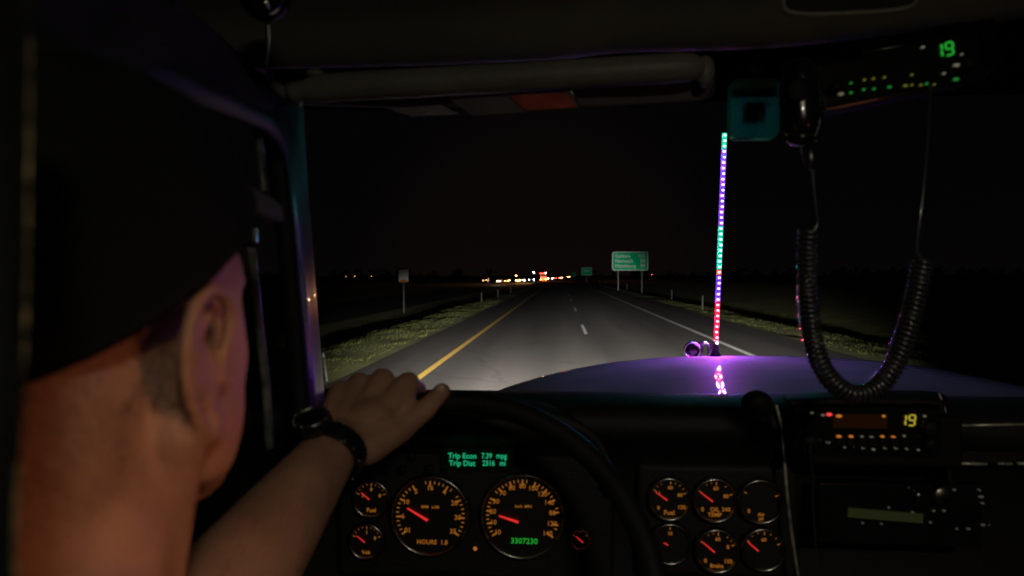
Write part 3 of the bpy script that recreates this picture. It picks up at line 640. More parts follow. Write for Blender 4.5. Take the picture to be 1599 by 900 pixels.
# neck, shoulders, torso, arms
B.cap(H(0, -.012, -.010), H(0, -.045, -.175), .058, .064, 28); B.cap(H(0, -.040, .010), H(0, -.066, -.17), .052, .058, 24); B.ell(H(0, -.052, -.055), (.060, .052, .075), 28, 18)
for s in (-1, 1):
    B.cap(H(.062*s, -.01, -.055), H(.02*s, .028, -.185), .016, .013)      # neck muscle
    B.cap(H(.03*s, -.065, -.15), H(.17*s, -.06, -.235), .050, .050, 24)    # trapezius
    B.cap(H(.10*s, -.05, -.30), H(.12*s, -.05, -.55), .11, .105, 28)
B.ell(H(0, -.045, -.40), (.17, .12, .24), 32, 20); B.ell(H(0, -.04, -.62), (.17, .13, .16), 32, 20)
sh = H(-.195, -.055, -.245); el = Vector((-.288, .49, CAMZ-.292)); wr = Vector((-.243, .722, CAMZ-.184))
sh.x = -.435
B.cap(sh, el, .054, .052, 24); B.ell(sh, (.06, .058, .06))
mid = el.lerp(wr, .32); B.cap(el, mid, .046, .049, 24); B.cap(mid, el.lerp(wr, .72), .049, .037, 24); B.cap(el.lerp(wr, .72), wr, .037, .028, 24)
B.ell(wr, (.033, .03, .023))
# right arm down to the lap
shr = H(.185, -.055, -.245); B.cap(shr, Vector((.0, .30, CAMZ-.60)), .052, .043, 24); B.cap(Vector((.0, .30, CAMZ-.60)), Vector((-.10, .52, CAMZ-.72)), .042, .028, 24)
B.ell((-.115, .56, CAMZ-.73), (.042, .05, .02))
for k in range(4):
    a = Vector((-.145+.02*k, .59, CAMZ-.73)); B.cap(a, a+Vector((0, .04, -.01)), .0095, .009); B.cap(a+Vector((0, .04, -.01)), a+Vector((0, .06, -.03)), .009, .007)
B.cap(Vector((-.08, .56, CAMZ-.73)), Vector((-.055, .60, CAMZ-.735)), .012, .009)
# left hand over the rim: palm, knuckles, four fingers closed round the rim, thumb along it
kn = [P(531, 612, .785), P(561, 600, .795), P(597, 594, .80), P(637, 600, .80)]      # little .. index knuckles
pr = [.0115, .0125, .013, .013]
for k, (q, r) in enumerate(zip(kn, pr)):
    base = wr+Vector((-.018+.012*k, .012, .002)); B.cap(base, q, .016, r+.002, 14)
    B.cap(base.lerp(q, .5)+Vector((0, 0, -.012)), q+Vector((0, -.006, -.014)), .014, .012)
for k, (q, r) in enumerate(zip(kn, pr)):                          # proximal, middle, distal
    L = [.034, .040, .043, .040][k]
    # rim point nearest
    dxr = q.x-wc.x; cz = math.sqrt(max(0, WR**2-dxr**2)); rp_ = wc+X*dxr+u*cz
    p1 = q+Vector((.004, L*.86, -L*.30)); p2 = p1+Vector((.003, .006, -.026)); p3 = p2+Vector((0, -.014, -.014))
    B.cap(q, p1, r*.92, r*.80); B.cap(p1, p2, r*.80, r*.70); B.cap(p2, p3, r*.70, r*.6)
    B.ell(q+Vector((0, .0, .003)), (r*1.02, r*1.0, r*.9))
    B.ell(p1, r*.86)
tb = wr+Vector((.030, .018, -.006)); t1 = P(626, 668, .775); t2 = P(664, 640, .785); t3 = P(690, 612, .79)
B.cap(tb, t1, .021, .0175, 16); B.cap(t1, t2, .0165, .0125, 16); B.ell(t2, .0135); B.cap(t2, t3, .0125, .0105, 16); B.cap(kn[3]+Vector((0, -.014, -.016)), t1, .010, .014); B.ell((kn[1]+kn[2]+wr+t1)/4+Vector((.004, 0, -.004)), (.030, .036, .020), 20, 12)
me = bpy.data.meshes.new('body'); me.from_pydata([tuple(v) for v in B.v], [], B.f)
tmp = bpy.data.objects.new('tmp', me); C.objects.link(tmp)
rm = tmp.modifiers.new('r', 'REMESH'); rm.mode = 'VOXEL'; rm.voxel_size = .0024
sm = tmp.modifiers.new('s', 'SMOOTH'); sm.factor = .5; sm.iterations = 5
me2 = bpy.data.meshes.new_from_object(tmp.evaluated_get(bpy.context.evaluated_depsgraph_get())); bpy.data.objects.remove(tmp)
me2.materials.clear()
# smooth the broad forms only (keep ear and hand crisp)
tmp = bpy.data.objects.new('tmp', me2); C.objects.link(tmp)
cov = np.empty(len(me2.vertices)*3); me2.vertices.foreach_get('co', cov); cov = cov.reshape(-1, 3)
inv = HROT.inverted(); loc = (cov-np.array(HC)) @ np.array(inv).T
ear = (np.abs(np.abs(loc[:, 0])-.083) < .022) & (np.abs(loc[:, 1]+.010) < .036) & (loc[:, 2] > -.068) & (loc[:, 2] < .030)
face = (loc[:, 1] > .060) & (np.abs(loc[:, 0]) < .032) & (loc[:, 2] > -.12)
hand = (cov[:, 1] > .69) | ((cov[:, 1] > .5) & (cov[:, 2] < CAMZ-.55))
vg = tmp.vertex_groups.new(name='broad'); vg.add([int(i) for i in np.nonzero(~(ear | face | hand))[0]], 1.0, 'REPLACE')
sm = tmp.modifiers.new('s', 'SMOOTH'); sm.factor = .5; sm.iterations = 60; sm.vertex_group = 'broad'
bk = (cov[:, 1] > .69) & (cov[:, 1] < .79) & (cov[:, 2] > CAMZ-.4); vg = tmp.vertex_groups.new(name='hand_back'); vg.add([int(i) for i in np.nonzero(bk)[0]], 1.0, 'REPLACE')
sm = tmp.modifiers.new('s2', 'SMOOTH'); sm.factor = .5; sm.iterations = 14; sm.vertex_group = 'hand_back'
me3 = bpy.data.meshes.new_from_object(tmp.evaluated_get(bpy.context.evaluated_depsgraph_get())); bpy.data.objects.remove(tmp); me3.materials.clear(); me3.name = 'body'
bco = [v.co.copy() for v in me3.vertices]; bno = [v.normal.copy() for v in me3.vertices]
body = link('body', me3, M['skin'], drv)
# close cropped hair on the nape and before the ear
hv = []; hf = []
cand = [i for i, c in enumerate(bco) if (lambda q: (-.095 < q.z < .02 and q.y < -.030 and abs(q.x) < .085) or (-.045 < q.z < .03 and .018 < q.y < .036 and abs(q.x) > .05))(inv @ (c-HC))]
for i in cand:
    q = inv @ (bco[i]-HC)
    dens = min(1, (q.z+.095)/.05) if q.y < 0 else .5
    for _ in range(2):
        if random.random() > dens: continue
        p = bco[i]+Vector((random.uniform(-.0012, .0012), random.uniform(-.0012, .0012), random.uniform(-.0012, .0012))); n_ = bno[i]
        d = (n_*.35+Vector((random.gauss(0, .25), random.gauss(0, .25), -.9))).normalized(); l = random.uniform(.0015, .0035); sd = d.cross(n_).normalized()*.00012
        k = len(hv); hv += [p-sd, p+sd, p+d*l+n_*.0006]; hf.append((k, k+1, k+2))
for i in range(0, len(bco), 2):          # forearm hair; dark strands behind the ear stand in for its shadow
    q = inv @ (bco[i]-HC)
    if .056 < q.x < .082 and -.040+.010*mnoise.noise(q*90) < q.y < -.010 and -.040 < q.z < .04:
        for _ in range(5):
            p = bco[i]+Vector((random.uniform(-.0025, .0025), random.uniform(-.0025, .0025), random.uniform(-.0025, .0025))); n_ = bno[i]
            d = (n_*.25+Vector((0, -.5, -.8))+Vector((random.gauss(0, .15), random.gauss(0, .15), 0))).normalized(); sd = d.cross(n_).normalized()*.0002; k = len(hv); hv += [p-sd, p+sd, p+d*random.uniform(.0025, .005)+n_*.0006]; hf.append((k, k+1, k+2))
    elif .5 < bco[i].y < .71 and bco[i].z > CAMZ-.36 and bno[i].z > -.2 and random.random() < .12:
        p = bco[i]; n_ = bno[i]; d = (n_*.3+Vector((random.gauss(0, .3), .8, random.gauss(.1, .3)))).normalized(); sd = d.cross(n_).normalized()*.00012; k = len(hv)
        hv += [p-sd, p+sd, p+d*random.uniform(.005, .011)+n_*.001]; hf.append((k, k+1, k+2))
hme = bpy.data.meshes.new('hair_and_ear_shade'); hme.from_pydata([tuple(v) for v in hv], [], hf); link('hair_and_ear_shade', hme, mat('hair_and_ear_shade', (.018, .012, .009), .7, spec=.1), drv, smooth=False)
for s in (-1, 1):
    obj('eye', MB().ell(H(.031*s, .081, .004), .0095, 16, 10), M['white'], drv)
obj('thumb_nail', MB().ell(t3+Vector((-.001, -.0075, .0035)), (.0055, .0022, .0068), 14, 8, Matrix.Rotation(.5, 3, 'Y')), mat('nail', (.55, .36, .28), .3), body)
# cap: crown shell cut by a tilted rim line, band, brim, button
tilt = HROT @ Matrix.Rotation(math.radians(33), 3, 'X')
mb = MB(); n = 64; m_ = 22; vv = []
cc = H(0, -.010, .044)
for j in range(m_+1):
    a = (PI*.53)*j/m_
    for k in range(n):
        q = 2*PI*k/n; p = Vector((.0885*math.sin(a)*math.cos(q), .112*math.sin(a)*math.sin(q), .100*math.cos(a)))
        p = tilt @ p
        seam = 1-.010*max(0, math.cos(6*q))**12
        vv.append(cc+p*seam)
mb.add(vv, [(j*n+k, (j+1)*n+k, (j+1)*n+(k+1) % n, j*n+(k+1) % n) for j in range(m_) for k in range(n)])
cp = solid(obj('cap', mb, M['cap'], drv), .0025, 1)
def rimpt(q, dr=0, dz=0):
    a = PI*.53; p = Vector(((.0885+dr)*math.sin(a)*math.cos(q), (.112+dr)*math.sin(a)*math.sin(q), .100*math.cos(a)+dz)); return cc+tilt @ p
obj('sweatband', MB().tube([rimpt(2*PI*k/64, .001, .004) for k in range(65)], .0032, 8, cap=False), M['cap'], cp)
rows = []
for f in (0, .3, .6, .85, 1):
    rows.append([rimpt(PI/2+s_*1.02*(1-.10*f*f), 0, .004)+Vector((0, .072*f*math.cos(s_*.85), -.006*f-.004*(s_*s_)*f)) for s_ in (-1, -.75, -.5, -.25, 0, .25, .5, .75, 1)])
solid(obj('brim', sheet(rows, 3), mat('brim_cloth', (.060, .060, .052), .8, bump=.6, bscale=700), cp), .0035)
for q6 in range(6):
    q = PI/6+q6*PI/3
    obj('seam', MB().tube([cc+tilt @ Vector((.0893*math.sin(a)*math.cos(q), .1128*math.sin(a)*math.sin(q), .1008*math.cos(a))) for a in [PI*.52*i/20 for i in range(21)]], .0011, 6), M['cap'], cp)
obj('button', MB().ell(cc+tilt @ Vector((0, 0, .102)), (.007, .007, .004)), M['cap'], cp)
# shirt: shell over torso and right arm, collar
T = MB()
T.ell(H(0, -.045, -.40), (.185, .135, .25), 32, 20); T.ell(H(0, -.04, -.62), (.185, .145, .18), 32, 20)
for s in (-1, 1):
    T.cap(H(.06*s, -.062, -.185), H(.17*s, -.06, -.238), .056, .058, 24); T.cap(H(.10*s, -.05, -.30), H(.12*s, -.05, -.55), .122, .118, 28)
T.cap(sh, sh.lerp(el, .45), .064, .058, 24); T.cap(shr, Vector((.0, .30, CAMZ-.60)), .064, .055, 24)
me = bpy.data.meshes.new('shirt'); me.from_pydata([tuple(v) for v in T.v], [], T.f); tmp = bpy.data.objects.new('tmp', me); C.objects.link(tmp)
rm = tmp.modifiers.new('r', 'REMESH'); rm.mode = 'VOXEL'; rm.voxel_size = .006
sm = tmp.modifiers.new('s', 'SMOOTH'); sm.factor = .5; sm.iterations = 6
me2 = bpy.data.meshes.new_from_object(tmp.evaluated_get(bpy.context.evaluated_depsgraph_get())); bpy.data.objects.remove(tmp); me2.materials.clear()
shirt = link('shirt', me2, M['shirt'], drv)
obj('collar', MB().ring(H(0, -.058, -.195), .078, [(-.008, -.012), (.006, -.016), (.010, .004), (-.006, .008)], X, Y, Z, 40), M['shirt'], shirt)
# trousers, so that the seated figure is whole
L = MB()
for s in (-1, 1): L.cap(H(.09*s, -.02, -.74), H(.13*s, .42, -.74), .085, .065, 24); L.cap(H(.13*s, .42, -.74), H(.13*s, .50, -1.08), .062, .045, 24)
obj('trousers', L, M['shirt'], drv)

# wristwatch
ad = (wr-el).normalized(); wp = wr-ad*.012
ax_ = ad.cross(Z).normalized(); az_ = ax_.cross(ad).normalized()
wt = thing('wristwatch', 'chunky black wristwatch with a bright studded bezel on the left wrist', 'wristwatch', wp)
def ringE(mb, c, ra, rb, w_, th, n=48):
    pr = [(-w_/2, 0), (-w_/2, th), (w_/2, th), (w_/2, 0)]; v = []; f = []
    for k in range(n):
        q = 2*PI*k/n
        for h_, r_ in pr: v.append(c+ad*h_+ax_*(ra+r_)*math.cos(q)+az_*(rb+r_)*math.sin(q))
    for k in range(n):
        for j in range(4): f.append((k*4+j, k*4+(j+1) % 4, ((k+1) % n)*4+(j+1) % 4, ((k+1) % n)*4+j))
    return mb.add(v, f)
obj('strap', ringE(MB(), wp, .0335, .0300, .022, .0036), M['gloss'], wt, bevel=.001)
lk = MB()
for k in range(26):
    q = 2*PI*k/26; c_ = wp+ax_*.0372*math.cos(q)+az_*.0338*math.sin(q); t_ = (-ax_*math.sin(q)+az_*math.cos(q)).normalized(); n_ = t_.cross(ad).normalized()
    lk.box(c_, (.0062, .020, .0028), Matrix((t_, ad, n_)).transposed())
obj('strap_links', lk, M['gloss'], wt, smooth=False, bevel=.0006)
top = wp+az_*.036-ax_*.012; Rw = Matrix((ax_, ad, az_)).transposed()
obj('case', MB().ring(top, 0, [(0, -.006), (.020, -.006), (.0215, .002), (.019, .008), (0, .008)], ax_, ad, az_, 40), M['gloss'], wt, smooth=False)
obj('bezel', MB().ring(top+az_*.007, .0175, [(-.0015, 0), (.0015, 0), (.001, .0025), (-.001, .0025)], ax_, ad, az_, 40), M['dull'], wt)
for k in range(12):
    q = 2*PI*k/12; obj('stud', MB().ell(top+az_*.009+ax_*.019*math.cos(q)+ad*.019*math.sin(q), .0017, 8, 6), M['chrome'], wt)
for q in (-.6, -.2, .25, .7, 1.05): 
    obj('link_pin', MB().ell(wp+ax_*.038*math.cos(q-.3)+az_*.0345*math.sin(q-.3)-ad*.009, .0019, 8, 6), M['chrome'], wt)

# ------------------------------------------------------------------ lit whip antenna
wb = P(1117, 557, 2.42); wt_ = P(1131.5, 207, 2.42)
wb.z = CAMZ+hz(wb.x-HX, 2.42)
whip = thing('whip_antenna', 'tall antenna whip of glowing coloured lights standing on the hood', 'antenna', wb)
obj('base', MB().tube([wb-Z*.02, wb+Z*.012, wb+Z*.03, wb+Z*.065], [.024, .020, .012, .009], 20), M['gloss'], whip)
cols = {'teal': (.03, .75, .45), 'violet': (.22, .07, 1.), 'magenta': (.42, .09, 1.), 'red': (1., .02, .05), 'orange': (1., .13, .05), 'white': (.9, .75, .85)}
wm = {k: emis('led_'+k, tuple(min(1, c*.85+.15) for c in v), 9) for k, v in cols.items()}
tm = {k: emis('tube_'+k, v, .8) for k, v in cols.items()}
def zone(py):
    if py < 234: return 'teal'
    if py < 352: return 'magenta' if (int(py/8)) % 3 else 'violet'
    if py < 414: return 'teal'
    if py < 430: return 'orange'
    if py < 456: return 'violet'
    if py < 466: return 'magenta'
    if py < 524: return 'red'
    return 'white'
py = 212.0; D = (wt_-wb)
while py < 536:
    f = (557-py)/350; p = wb+D*f; z_ = zone(py)
    led = obj('led', MB().ell(p-Y*.0065+X*random.uniform(-.0008, .0008), (.0052, .004, .0046), 12, 8), wm[z_], whip)
    obj('tube', MB().tube([p-D.normalized()*.0085, p+D.normalized()*.0085], .0088, 12), tm[z_], whip)
    py += 8.4
obj('core', MB().tube([wb, wt_+Z*.012], .004, 8), M['black'], whip)
for py, c, en in ((222, 'teal', 3.0), (255, 'violet', .5), (290, 'magenta', .4), (325, 'violet', .8), (370, 'teal', .7), (400, 'teal', .6), (423, 'orange', .4), (443, 'violet', 1.1), (475, 'red', 1.0), (490, 'violet', 2.2), (505, 'violet', 2.2), (518, 'red', .8), (532, 'magenta', 2.0)):
    p = wb+D*((557-py)/350); light('led_light', 'POINT', p, en*(6.3 if py > 460 else 3.8), cols[c], whip, shadow_soft_size=.011)

# ------------------------------------------------------------------ CB radios, microphone, and what hangs above
def digits(s, c, h, m, parent, ax, az, yb):
    seg = {'1': 'bc', '9': 'abcdfg', '8': 'abcdefg'}; mb = MB(); w_ = h*.55; t_ = h*.13
    pos = {'a': (0, .5, 1), 'g': (0, 0, 1), 'd': (0, -.5, 1), 'b': (.5, .25, 0), 'c': (.5, -.25, 0), 'f': (-.5, .25, 0), 'e': (-.5, -.25, 0)}
    R = Matrix((ax, Y, az)).transposed()
    for i, ch in enumerate(s):
        o = c+ax*(i-.5)*h*.85
        for q in seg[ch]:
            x, z, hor = pos[q]; d = (w_*.8, .001, t_) if hor else (t_, .001, h*.42)
            mb.box(o+ax*(x*w_+z*h*.12)+az*z*h-Y*yb, d, R)
    return obj('channel_digits', mb, m, parent, smooth=False)
def knob(p, r, m, parent, name='knob', d=.014):
    return obj(name, MB().tube([p, p-Y*d*.8, p-Y*d], [r, r*.92, r*.7], 20), m, parent)
GB = mat('button_yellowgreen', (.2, .2, .05), .4, emit=(.42, .42, .06), es=.22); GG = mat('button_green', (.05, .2, .05), .4, emit=(.04, .5, .08), es=.28)
GW = mat('button_pale', (.5, .5, .42), .4, emit=(.6, .55, .4), es=.18); GO = mat('button_orange', (.4, .15, .03), .4, emit=(1, .3, .04), es=.4); GR = mat('lamp_red', (.5, .05, .04), .4, emit=(1, .06, .06), es=.9)
def specks(parent, lst, y, m, sz=.0021, name='button'):
    for px, py, k in lst: obj(name, MB().ell(P(px, py, y), (sz*k, .002, sz*.6*(k**.5)), 10, 6), m, parent)
rot = math.radians(11); ax = X*math.cos(rot)+Z*math.sin(rot); az = -X*math.sin(rot)+Z*math.cos(rot)
RR = Matrix((ax, Y, az)).transposed()
M['marker2'] = mat('radio_case', (.004, .004, .004), .8, spec=.05)
cb = thing('cb_radio', 'two way radio hung under the overhead at top right, green channel number lit', 'radio', P(1400, 118, .74))
obj('case', MB().box(P(1404, 111, .772), (.158, .09, .052), RR), M['marker2'], cb, smooth=False, bevel=.004)
obj('front_panel', MB().box(P(1404, 112, .722), (.160, .006, .050), RR), M['gloss'], cb, smooth=False, bevel=.002)
digits('19', P(1474, 78, .717), .0125, M['green2'], cb, ax, az, 0)
specks(cb, [(1312, 134, .8), (1350, 125, .7), (1364, 123, .7), (1381, 121, .7), (1424, 117, .6), (1414, 134, 1.), (1424, 133, .6), (1438, 133, .7), (1459, 132, .5)], .717, GB)
specks(cb, [(1329, 130, .7), (1329, 145, .8), (1349, 140, .8), (1365, 139, .8), (1389, 136, 1.0), (1447, 131, .8), (1493, 124, 1.5)], .717, GG)
specks(cb, [(1313, 147, 1.5), (1494, 102, 1.7), (1474, 115, .8), (1502, 85, .6), (1441, 74, .9)], .717, GW)
obj('top_edge', MB().tube([P(1348, 82, .72), P(1405, 72, .72), P(1428, 71, .72)], .0009, 8), M['dull'], cb)
for px, py in ((1300, 140), (1505, 105)): knob(P(px, py, .72), .007, M['black'], cb)
obj('mount_bracket', MB().box(P(1400, 66, .79), (.13, .02, .010), RR), M['marker2'], cb, smooth=False)

cb2 = thing('cb_radio', 'two way radio set in the dashboard with yellow channel number and amber display', 'radio', P(1352, 672, .94))
obj('case', MB().box(P(1353, 674, .985), (.192, .12, .066)), M['black'], cb2, smooth=False, bevel=.004)
obj('front_panel', MB().box(P(1353, 674, .922), (.186, .006, .062)), M['gloss'], cb2, smooth=False, bevel=.002)
obj('display_window', MB().box(P(1343, 658, .9180), (.068, .002, .018)), M['amber'], cb2, smooth=False)
digits('19', P(1417, 656.5, .917), .0135, M['yellow'], cb2, X, Z, 0)
specks(cb2, [(1310, 650, 1.2), (1310, 682, 1.), (1329, 682, .9), (1378, 682, .8), (1395, 683, .9), (1380, 650, .7)], .917, GO, .0035)
specks(cb2, [(1295, 647.5, 1.1)], .917, GR, .0036)
specks(cb2, [(1274, 660, .8), (1285, 648.5, 1.0), (1268, 645, .8), (1346, 682, .7), (1361, 683, .9), (1412, 681, .7), (1319, 699, .5), (1332, 697, .6), (1348, 700, .8), (1364, 702, .9), (1382, 700, .8), (1399, 700, .9), (1416, 701, .7), (1444, 650, .8), (1451, 698, .9), (1434, 703, .6), (1293, 691, 1.0), (1280, 692, 1.)], .917, mat('button_dim', (.4, .4, .3), .3, emit=(.45, .42, .28), es=.14), .003)
for i in range(7):
    obj('push_button', MB().box(P(1311+i*17, 690, .9165), (.009, .006, .011)), M['black'], cb2, smooth=False, bevel=.001)
    obj('toggle', MB().tube([P(1315+i*17, 697, .915), P(1315+i*17, 700, .900)], [.0014, .0010], 8), M['chrome'], cb2)
for px, py in ((1271, 658), (1281, 688), (1293, 690), (1276, 646)): obj('glint_screw', MB().ell(P(px, py, .905), (.0016, .0012, .0022), 10, 6), M['chrome'], cb2)
for px, py, r in ((1262, 662, .013), (1264, 690, .013), (1448, 668, .012), (1448, 692, .009)): knob(P(px, py, .918), r, M['black'], cb2)
obj('lower_edge', MB().tube([P(1296, 708, .92), P(1428, 708, .92)], .0008, 8), M['dull'], cb2)
obj('upper_edge', MB().tube([P(1322, 640, .92), P(1412, 640, .92)], .0007, 8), M['dull'], cb2)
obj('microphone_plug', MB().tube([P(1258, 700, .915), P(1260, 704, .89)], .008, 14), M['black'], cb2)
obj('microphone_lead', MB().tube(spline([P(1265, 695, .88), P(1267, 730, .88), P(1270, 745, .88), P(1269, 780, .88), P(1272, 830, .88), P(1276, 900, .88)], 5), .0013, 8), M['cord'], cb2)

mic = thing('cb_microphone', 'black hand microphone with a long coiled cord looping down before the windscreen', 'microphone', P(1248, 160, .70))
mb = MB(); n = 20; cols_ = []
for i in range(15):
    a = PI*i/14; zz = math.cos(a); py = 158-66*zz; wpx = 32*math.sin(a)**.55*(1.0 if zz > 0 else 1-.12*(-zz)); cx_ = 1248+4*(1-zz)/2
    cols_.append((P(cx_, py, .705), wpx*.70/1066))
for p, r in cols_:
    mb.v += [p+X*r*math.cos(2*PI*k/n)+Y*.016*min(1, r/.018)*math.sin(2*PI*k/n) for k in range(n)]
mb.f += [(j*n+k, (j+1)*n+k, (j+1)*n+(k+1) % n, j*n+(k+1) % n) for j in range(14) for k in range(n)]
mc = obj('microphone_body', mb, M['gloss'], mic)
obj('talk_button', MB().tube(spline([P(1279, 130, .70), P(1280, 165, .70), P(1278, 195, .70), P(1270, 218, .70)], 4), .004, 10), M['gloss'], mc)
obj('grille', MB().ell(P(1246, 140, .690), (.011, .004, .013)), M['black'], mc)
obj('lower_cap', MB().ell(P(1250, 216, .70), (.014, .012, .008)), M['gloss'], mc)
obj('strain_relief', MB().tube([P(1264, 226, .70), P(1266, 248, .70), P(1268, 265, .70)], [.0034, .003, .0022], 12), M['dull'], mic)
obj('hanging_hook', MB().tube(spline([P(1250, 225, .70), P(1252, 245, .70), P(1257, 265, .70)], 4), .0012, 8), M['gloss'], mic)
obj('cord_lead', MB().tube(spline([P(1268, 262, .70), P(1271, 300, .70), P(1275, 335, .70), P(1276, 352, .70), P(1268, 362, .70)], 6), .0016, 8), M['cord'], mic)
path = spline([P(1262, 358, .70), P(1261, 420, .70), P(1264, 490, .70), P(1274, 548, .70), P(1296, 592, .70), P(1330, 615, .70), P(1368, 606, .70), P(1398, 566, .70), P(1420, 505, .70), P(1433, 450, .70), P(1441, 408, .70)], 40)
ln = [0]
for a, b_ in zip(path[:-1], path[1:]): ln.append(ln[-1]+(b_-a).length)
turns = 66; N = turns*14; cpts = []
for i in range(N+1):
    s_ = ln[-1]*(i/N); j = min(len(path)-2, max(0, int(np.searchsorted(ln, s_))-1)); f = (s_-ln[j])/max(1e-9, ln[j+1]-ln[j]); p = path[j].lerp(path[j+1], f)
    t_ = (path[min(j+3, len(path)-1)]-path[max(0, j-3)]).normalized(); a_ = t_.cross(Y).normalized(); ph = 2*PI*turns*i/N
    cpts.append(p+a_*.0083*math.cos(ph)+Y*.0083*math.sin(ph)+t_*random.uniform(-.0003, .0003))
obj('coiled_cord', MB().tube(cpts, .0022, 7), M['cord'], mic)
obj('cord_lead', MB().tube(spline([P(1443, 410, .70), P(1434, 398, .70), P(1431, 385, .70), P(1438, 330, .70), P(1446, 250, .705), P(1450, 190, .71), P(1453, 135, .715)], 6), .0017, 8), M['cord'], mic)

# toll tag / camera in a clear case, the whip's green light put into its colour
tcse = thing('toll_transponder', 'small clear plastic box at the top of the windscreen, green whip light put into its colour', 'transponder', P(1176, 170, .86))
pm = bpy.data.materials.new('whip_tinted_plastic'); pm.use_nodes = True; t = pm.node_tree; t.nodes.clear()
o = t.nodes.new('ShaderNodeOutputMaterial'); tr = t.nodes.new('ShaderNodeBsdfTransparent'); tr.inputs[0].default_value = (.45, .8, .65, 1)
tl_ = t.nodes.new('ShaderNodeBsdfTranslucent'); nz = t.nodes.new('ShaderNodeTexNoise'); nz.inputs['Scale'].default_value = 35; rp = t.nodes.new('ShaderNodeValToRGB')
rp.color_ramp.elements[0].color = (.03, .45, .26, 1); rp.color_ramp.elements[1].color = (.1, 1., .6, 1); rp.color_ramp.elements[0].position = .38; rp.color_ramp.elements[1].position = .68
t.links.new(nz.outputs[0], rp.inputs[0]); t.links.new(rp.outputs[0], tl_.inputs[0])
gl = t.nodes.new('ShaderNodeBsdfGlossy'); gl.inputs['Roughness'].default_value = .15; gl.inputs[0].default_value = (.3, .9, .6, 1)
a1 = t.nodes.new('ShaderNodeMixShader'); a1.inputs[0].default_value = .62; a2 = t.nodes.new('ShaderNodeMixShader'); a2.inputs[0].default_value = .12
t.links.new(tr.outputs[0], a1.inputs[1]); t.links.new(tl_.outputs[0], a1.inputs[2]); t.links.new(a1.outputs[0], a2.inputs[1]); t.links.new(gl.outputs[0], a2.inputs[2]); t.links.new(a2.outputs[0], o.inputs[0])
def rbox(c, w_, h_, d_, r):
    mb = MB(); pts = []
    for sx, sz, a0 in ((1, 1, 0), (-1, 1, 90), (-1, -1, 180), (1, -1, 270)):
        for k in range(6): a = math.radians(a0+k*18); pts.append((sx*(w_/2-r)+r*math.cos(a), sz*(h_/2-r)+r*math.sin(a)))
    n = len(pts); v = [c+X*p[0]-Y*d_/2+Z*p[1] for p in pts]+[c+X*p[0]+Y*d_/2+Z*p[1] for p in pts]
    return mb.add(v, [tuple(range(n)), tuple(range(n, 2*n))[::-1]]+[(i, i+n, (i+1) % n+n, (i+1) % n) for i in range(n)])
obj('case', rbox(P(1176, 172, .86), .058, .072, .016, .009), pm, tcse, smooth=False)
obj('inner_board', MB().box(P(1178, 178, .86), (.026, .006, .026)), M['black'], tcse, smooth=False, bevel=.002)
obj('top_cover', MB().box(P(1176, 140, .86), (.052, .012, .022)), M['black'], tcse, smooth=False, bevel=.002)
obj('lower_edge', MB().tube([P(1143, 218, .855), P(1175, 217, .855)], .0011, 8), M['chrome'], tcse)
for px, py in ((1151, 161), (1166, 168), (1182, 163), (1195, 164), (1203, 164), (1172, 191)): obj('clip', MB().box(P(px, py, .848), (.003, .002, .005), Matrix.Rotation(random.uniform(-.6, .6), 3, 'Y')), mat('clip_green', (.2, .8, .55), .25), tcse, smooth=False)
obj('suction_mount', MB().tube([P(1176, 100, .87), P(1176, 128, .87)], [.016, .010], 14), M['black'], tcse)

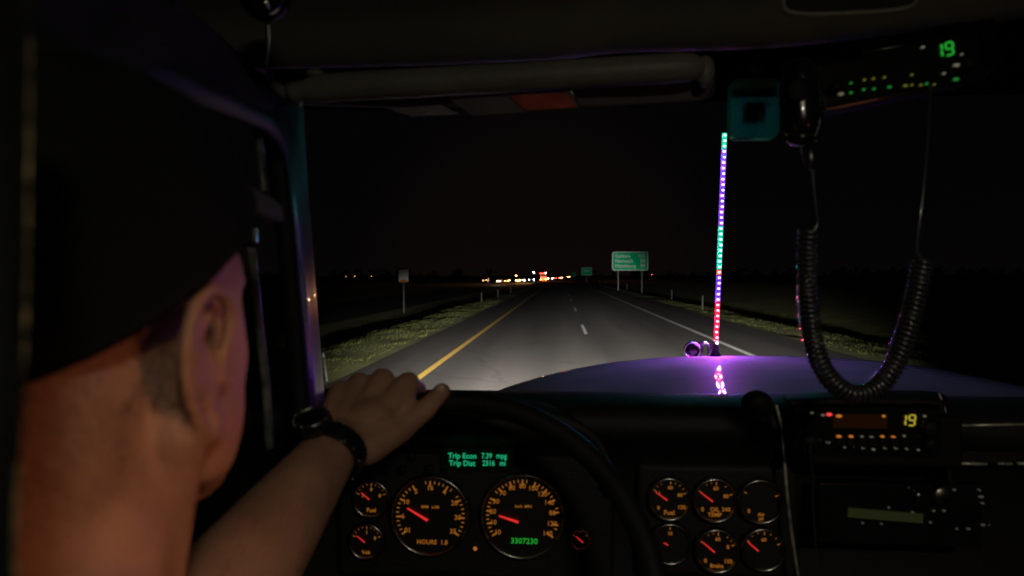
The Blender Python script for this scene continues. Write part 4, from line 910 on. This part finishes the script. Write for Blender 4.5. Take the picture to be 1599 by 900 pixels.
# round speaker hanging from the overhead, with its cable
sp = thing('hanging_speaker', 'round black speaker at the top with a thin cable hanging down to the left pillar', 'speaker', P(415, 0, .62))
obj('housing', MB().ell(P(415, -8, .62), (.0245, .018, .0245), 28, 16), M['black'], sp)
obj('ring', MB().ring(P(417, -6, .604), .015, [(-.002, 0), (.002, 0), (.0015, -.004), (-.0015, -.004)], X, Z, Y, 36), M['gloss'], sp)
obj('centre_dome', MB().ell(P(414, 5, .604), (.006, .005, .006)), M['chrome'], sp)
obj('cable', MB().tube(spline([P(417, 34, .62), P(419, 60, .66), P(417, 84, .70), P(413, 104, .74)], 5), .0022, 8), M['cord'], sp)

# ball mount on the dash top and the stereo below the radio
bm = thing('phone_mount', 'black ball shaped mount standing on the dash left of the radio', 'phone mount', P(1182, 640, .95))
obj('head', MB().ell(P(1182, 630, .95), (.021, .016, .018), 24, 14), M['black'], bm)
obj('stem', MB().tube([P(1184, 640, .955), P(1188, 668, .96)], [.012, .016], 16), M['black'], bm)
obj('collar', MB().ring(P(1184, 646, .957), .012, [(-.001, -.002), (.003, -.002), (.003, .002), (-.001, .002)], X, Y, Z, 24), M['gloss'], bm)
stp = thing('car_stereo', 'dark stereo low on the right of the dashboard with a dull green display strip', 'stereo', P(1390, 800, .95))
obj('face', MB().box(P(1400, 800, .965), (.215, .02, .085)), M['gloss'], stp, smooth=False, bevel=.004)
obj('display', MB().box(P(1382, 805, .952), (.098, .003, .0125), Matrix.Rotation(.06, 3, 'Y')), mat('stereo_display', (.10, .12, .05), .4, emit=(.3, .36, .12), es=.014), stp, smooth=False)
knob(P(1465, 770, .955), .014, M['dull'], stp); knob(P(1428, 770, .955), .006, M['dull'], stp)
dimb = mat('stereo_button_and_glint', (.3, .3, .26), .3, emit=(.4, .4, .3), es=.045)
specks(stp, [(1388, 793, .7), (1425, 800, .8), (1425, 812, .9), (1458, 798, .8), (1474, 798, .9), (1453, 816, .8), (1347, 817, .7), (1332, 797, .6), (1376, 818, .6), (1490, 765, .9), (1532, 776, 1.3), (1534, 786, .9), (1535, 820, 1.1), (1512, 826, 1.), (1494, 826, .7), (1528, 765, .6)], .9525, dimb, .003)  # rightmost ones are reflected specks, drawn as faintly glowing beads
obj('trim_edge', MB().tube(spline([P(1530, 765, .952), P(1537, 790, .952), P(1546, 818, .952), P(1535, 822, .952)], 4), .0008, 6), M['dull'], stp)
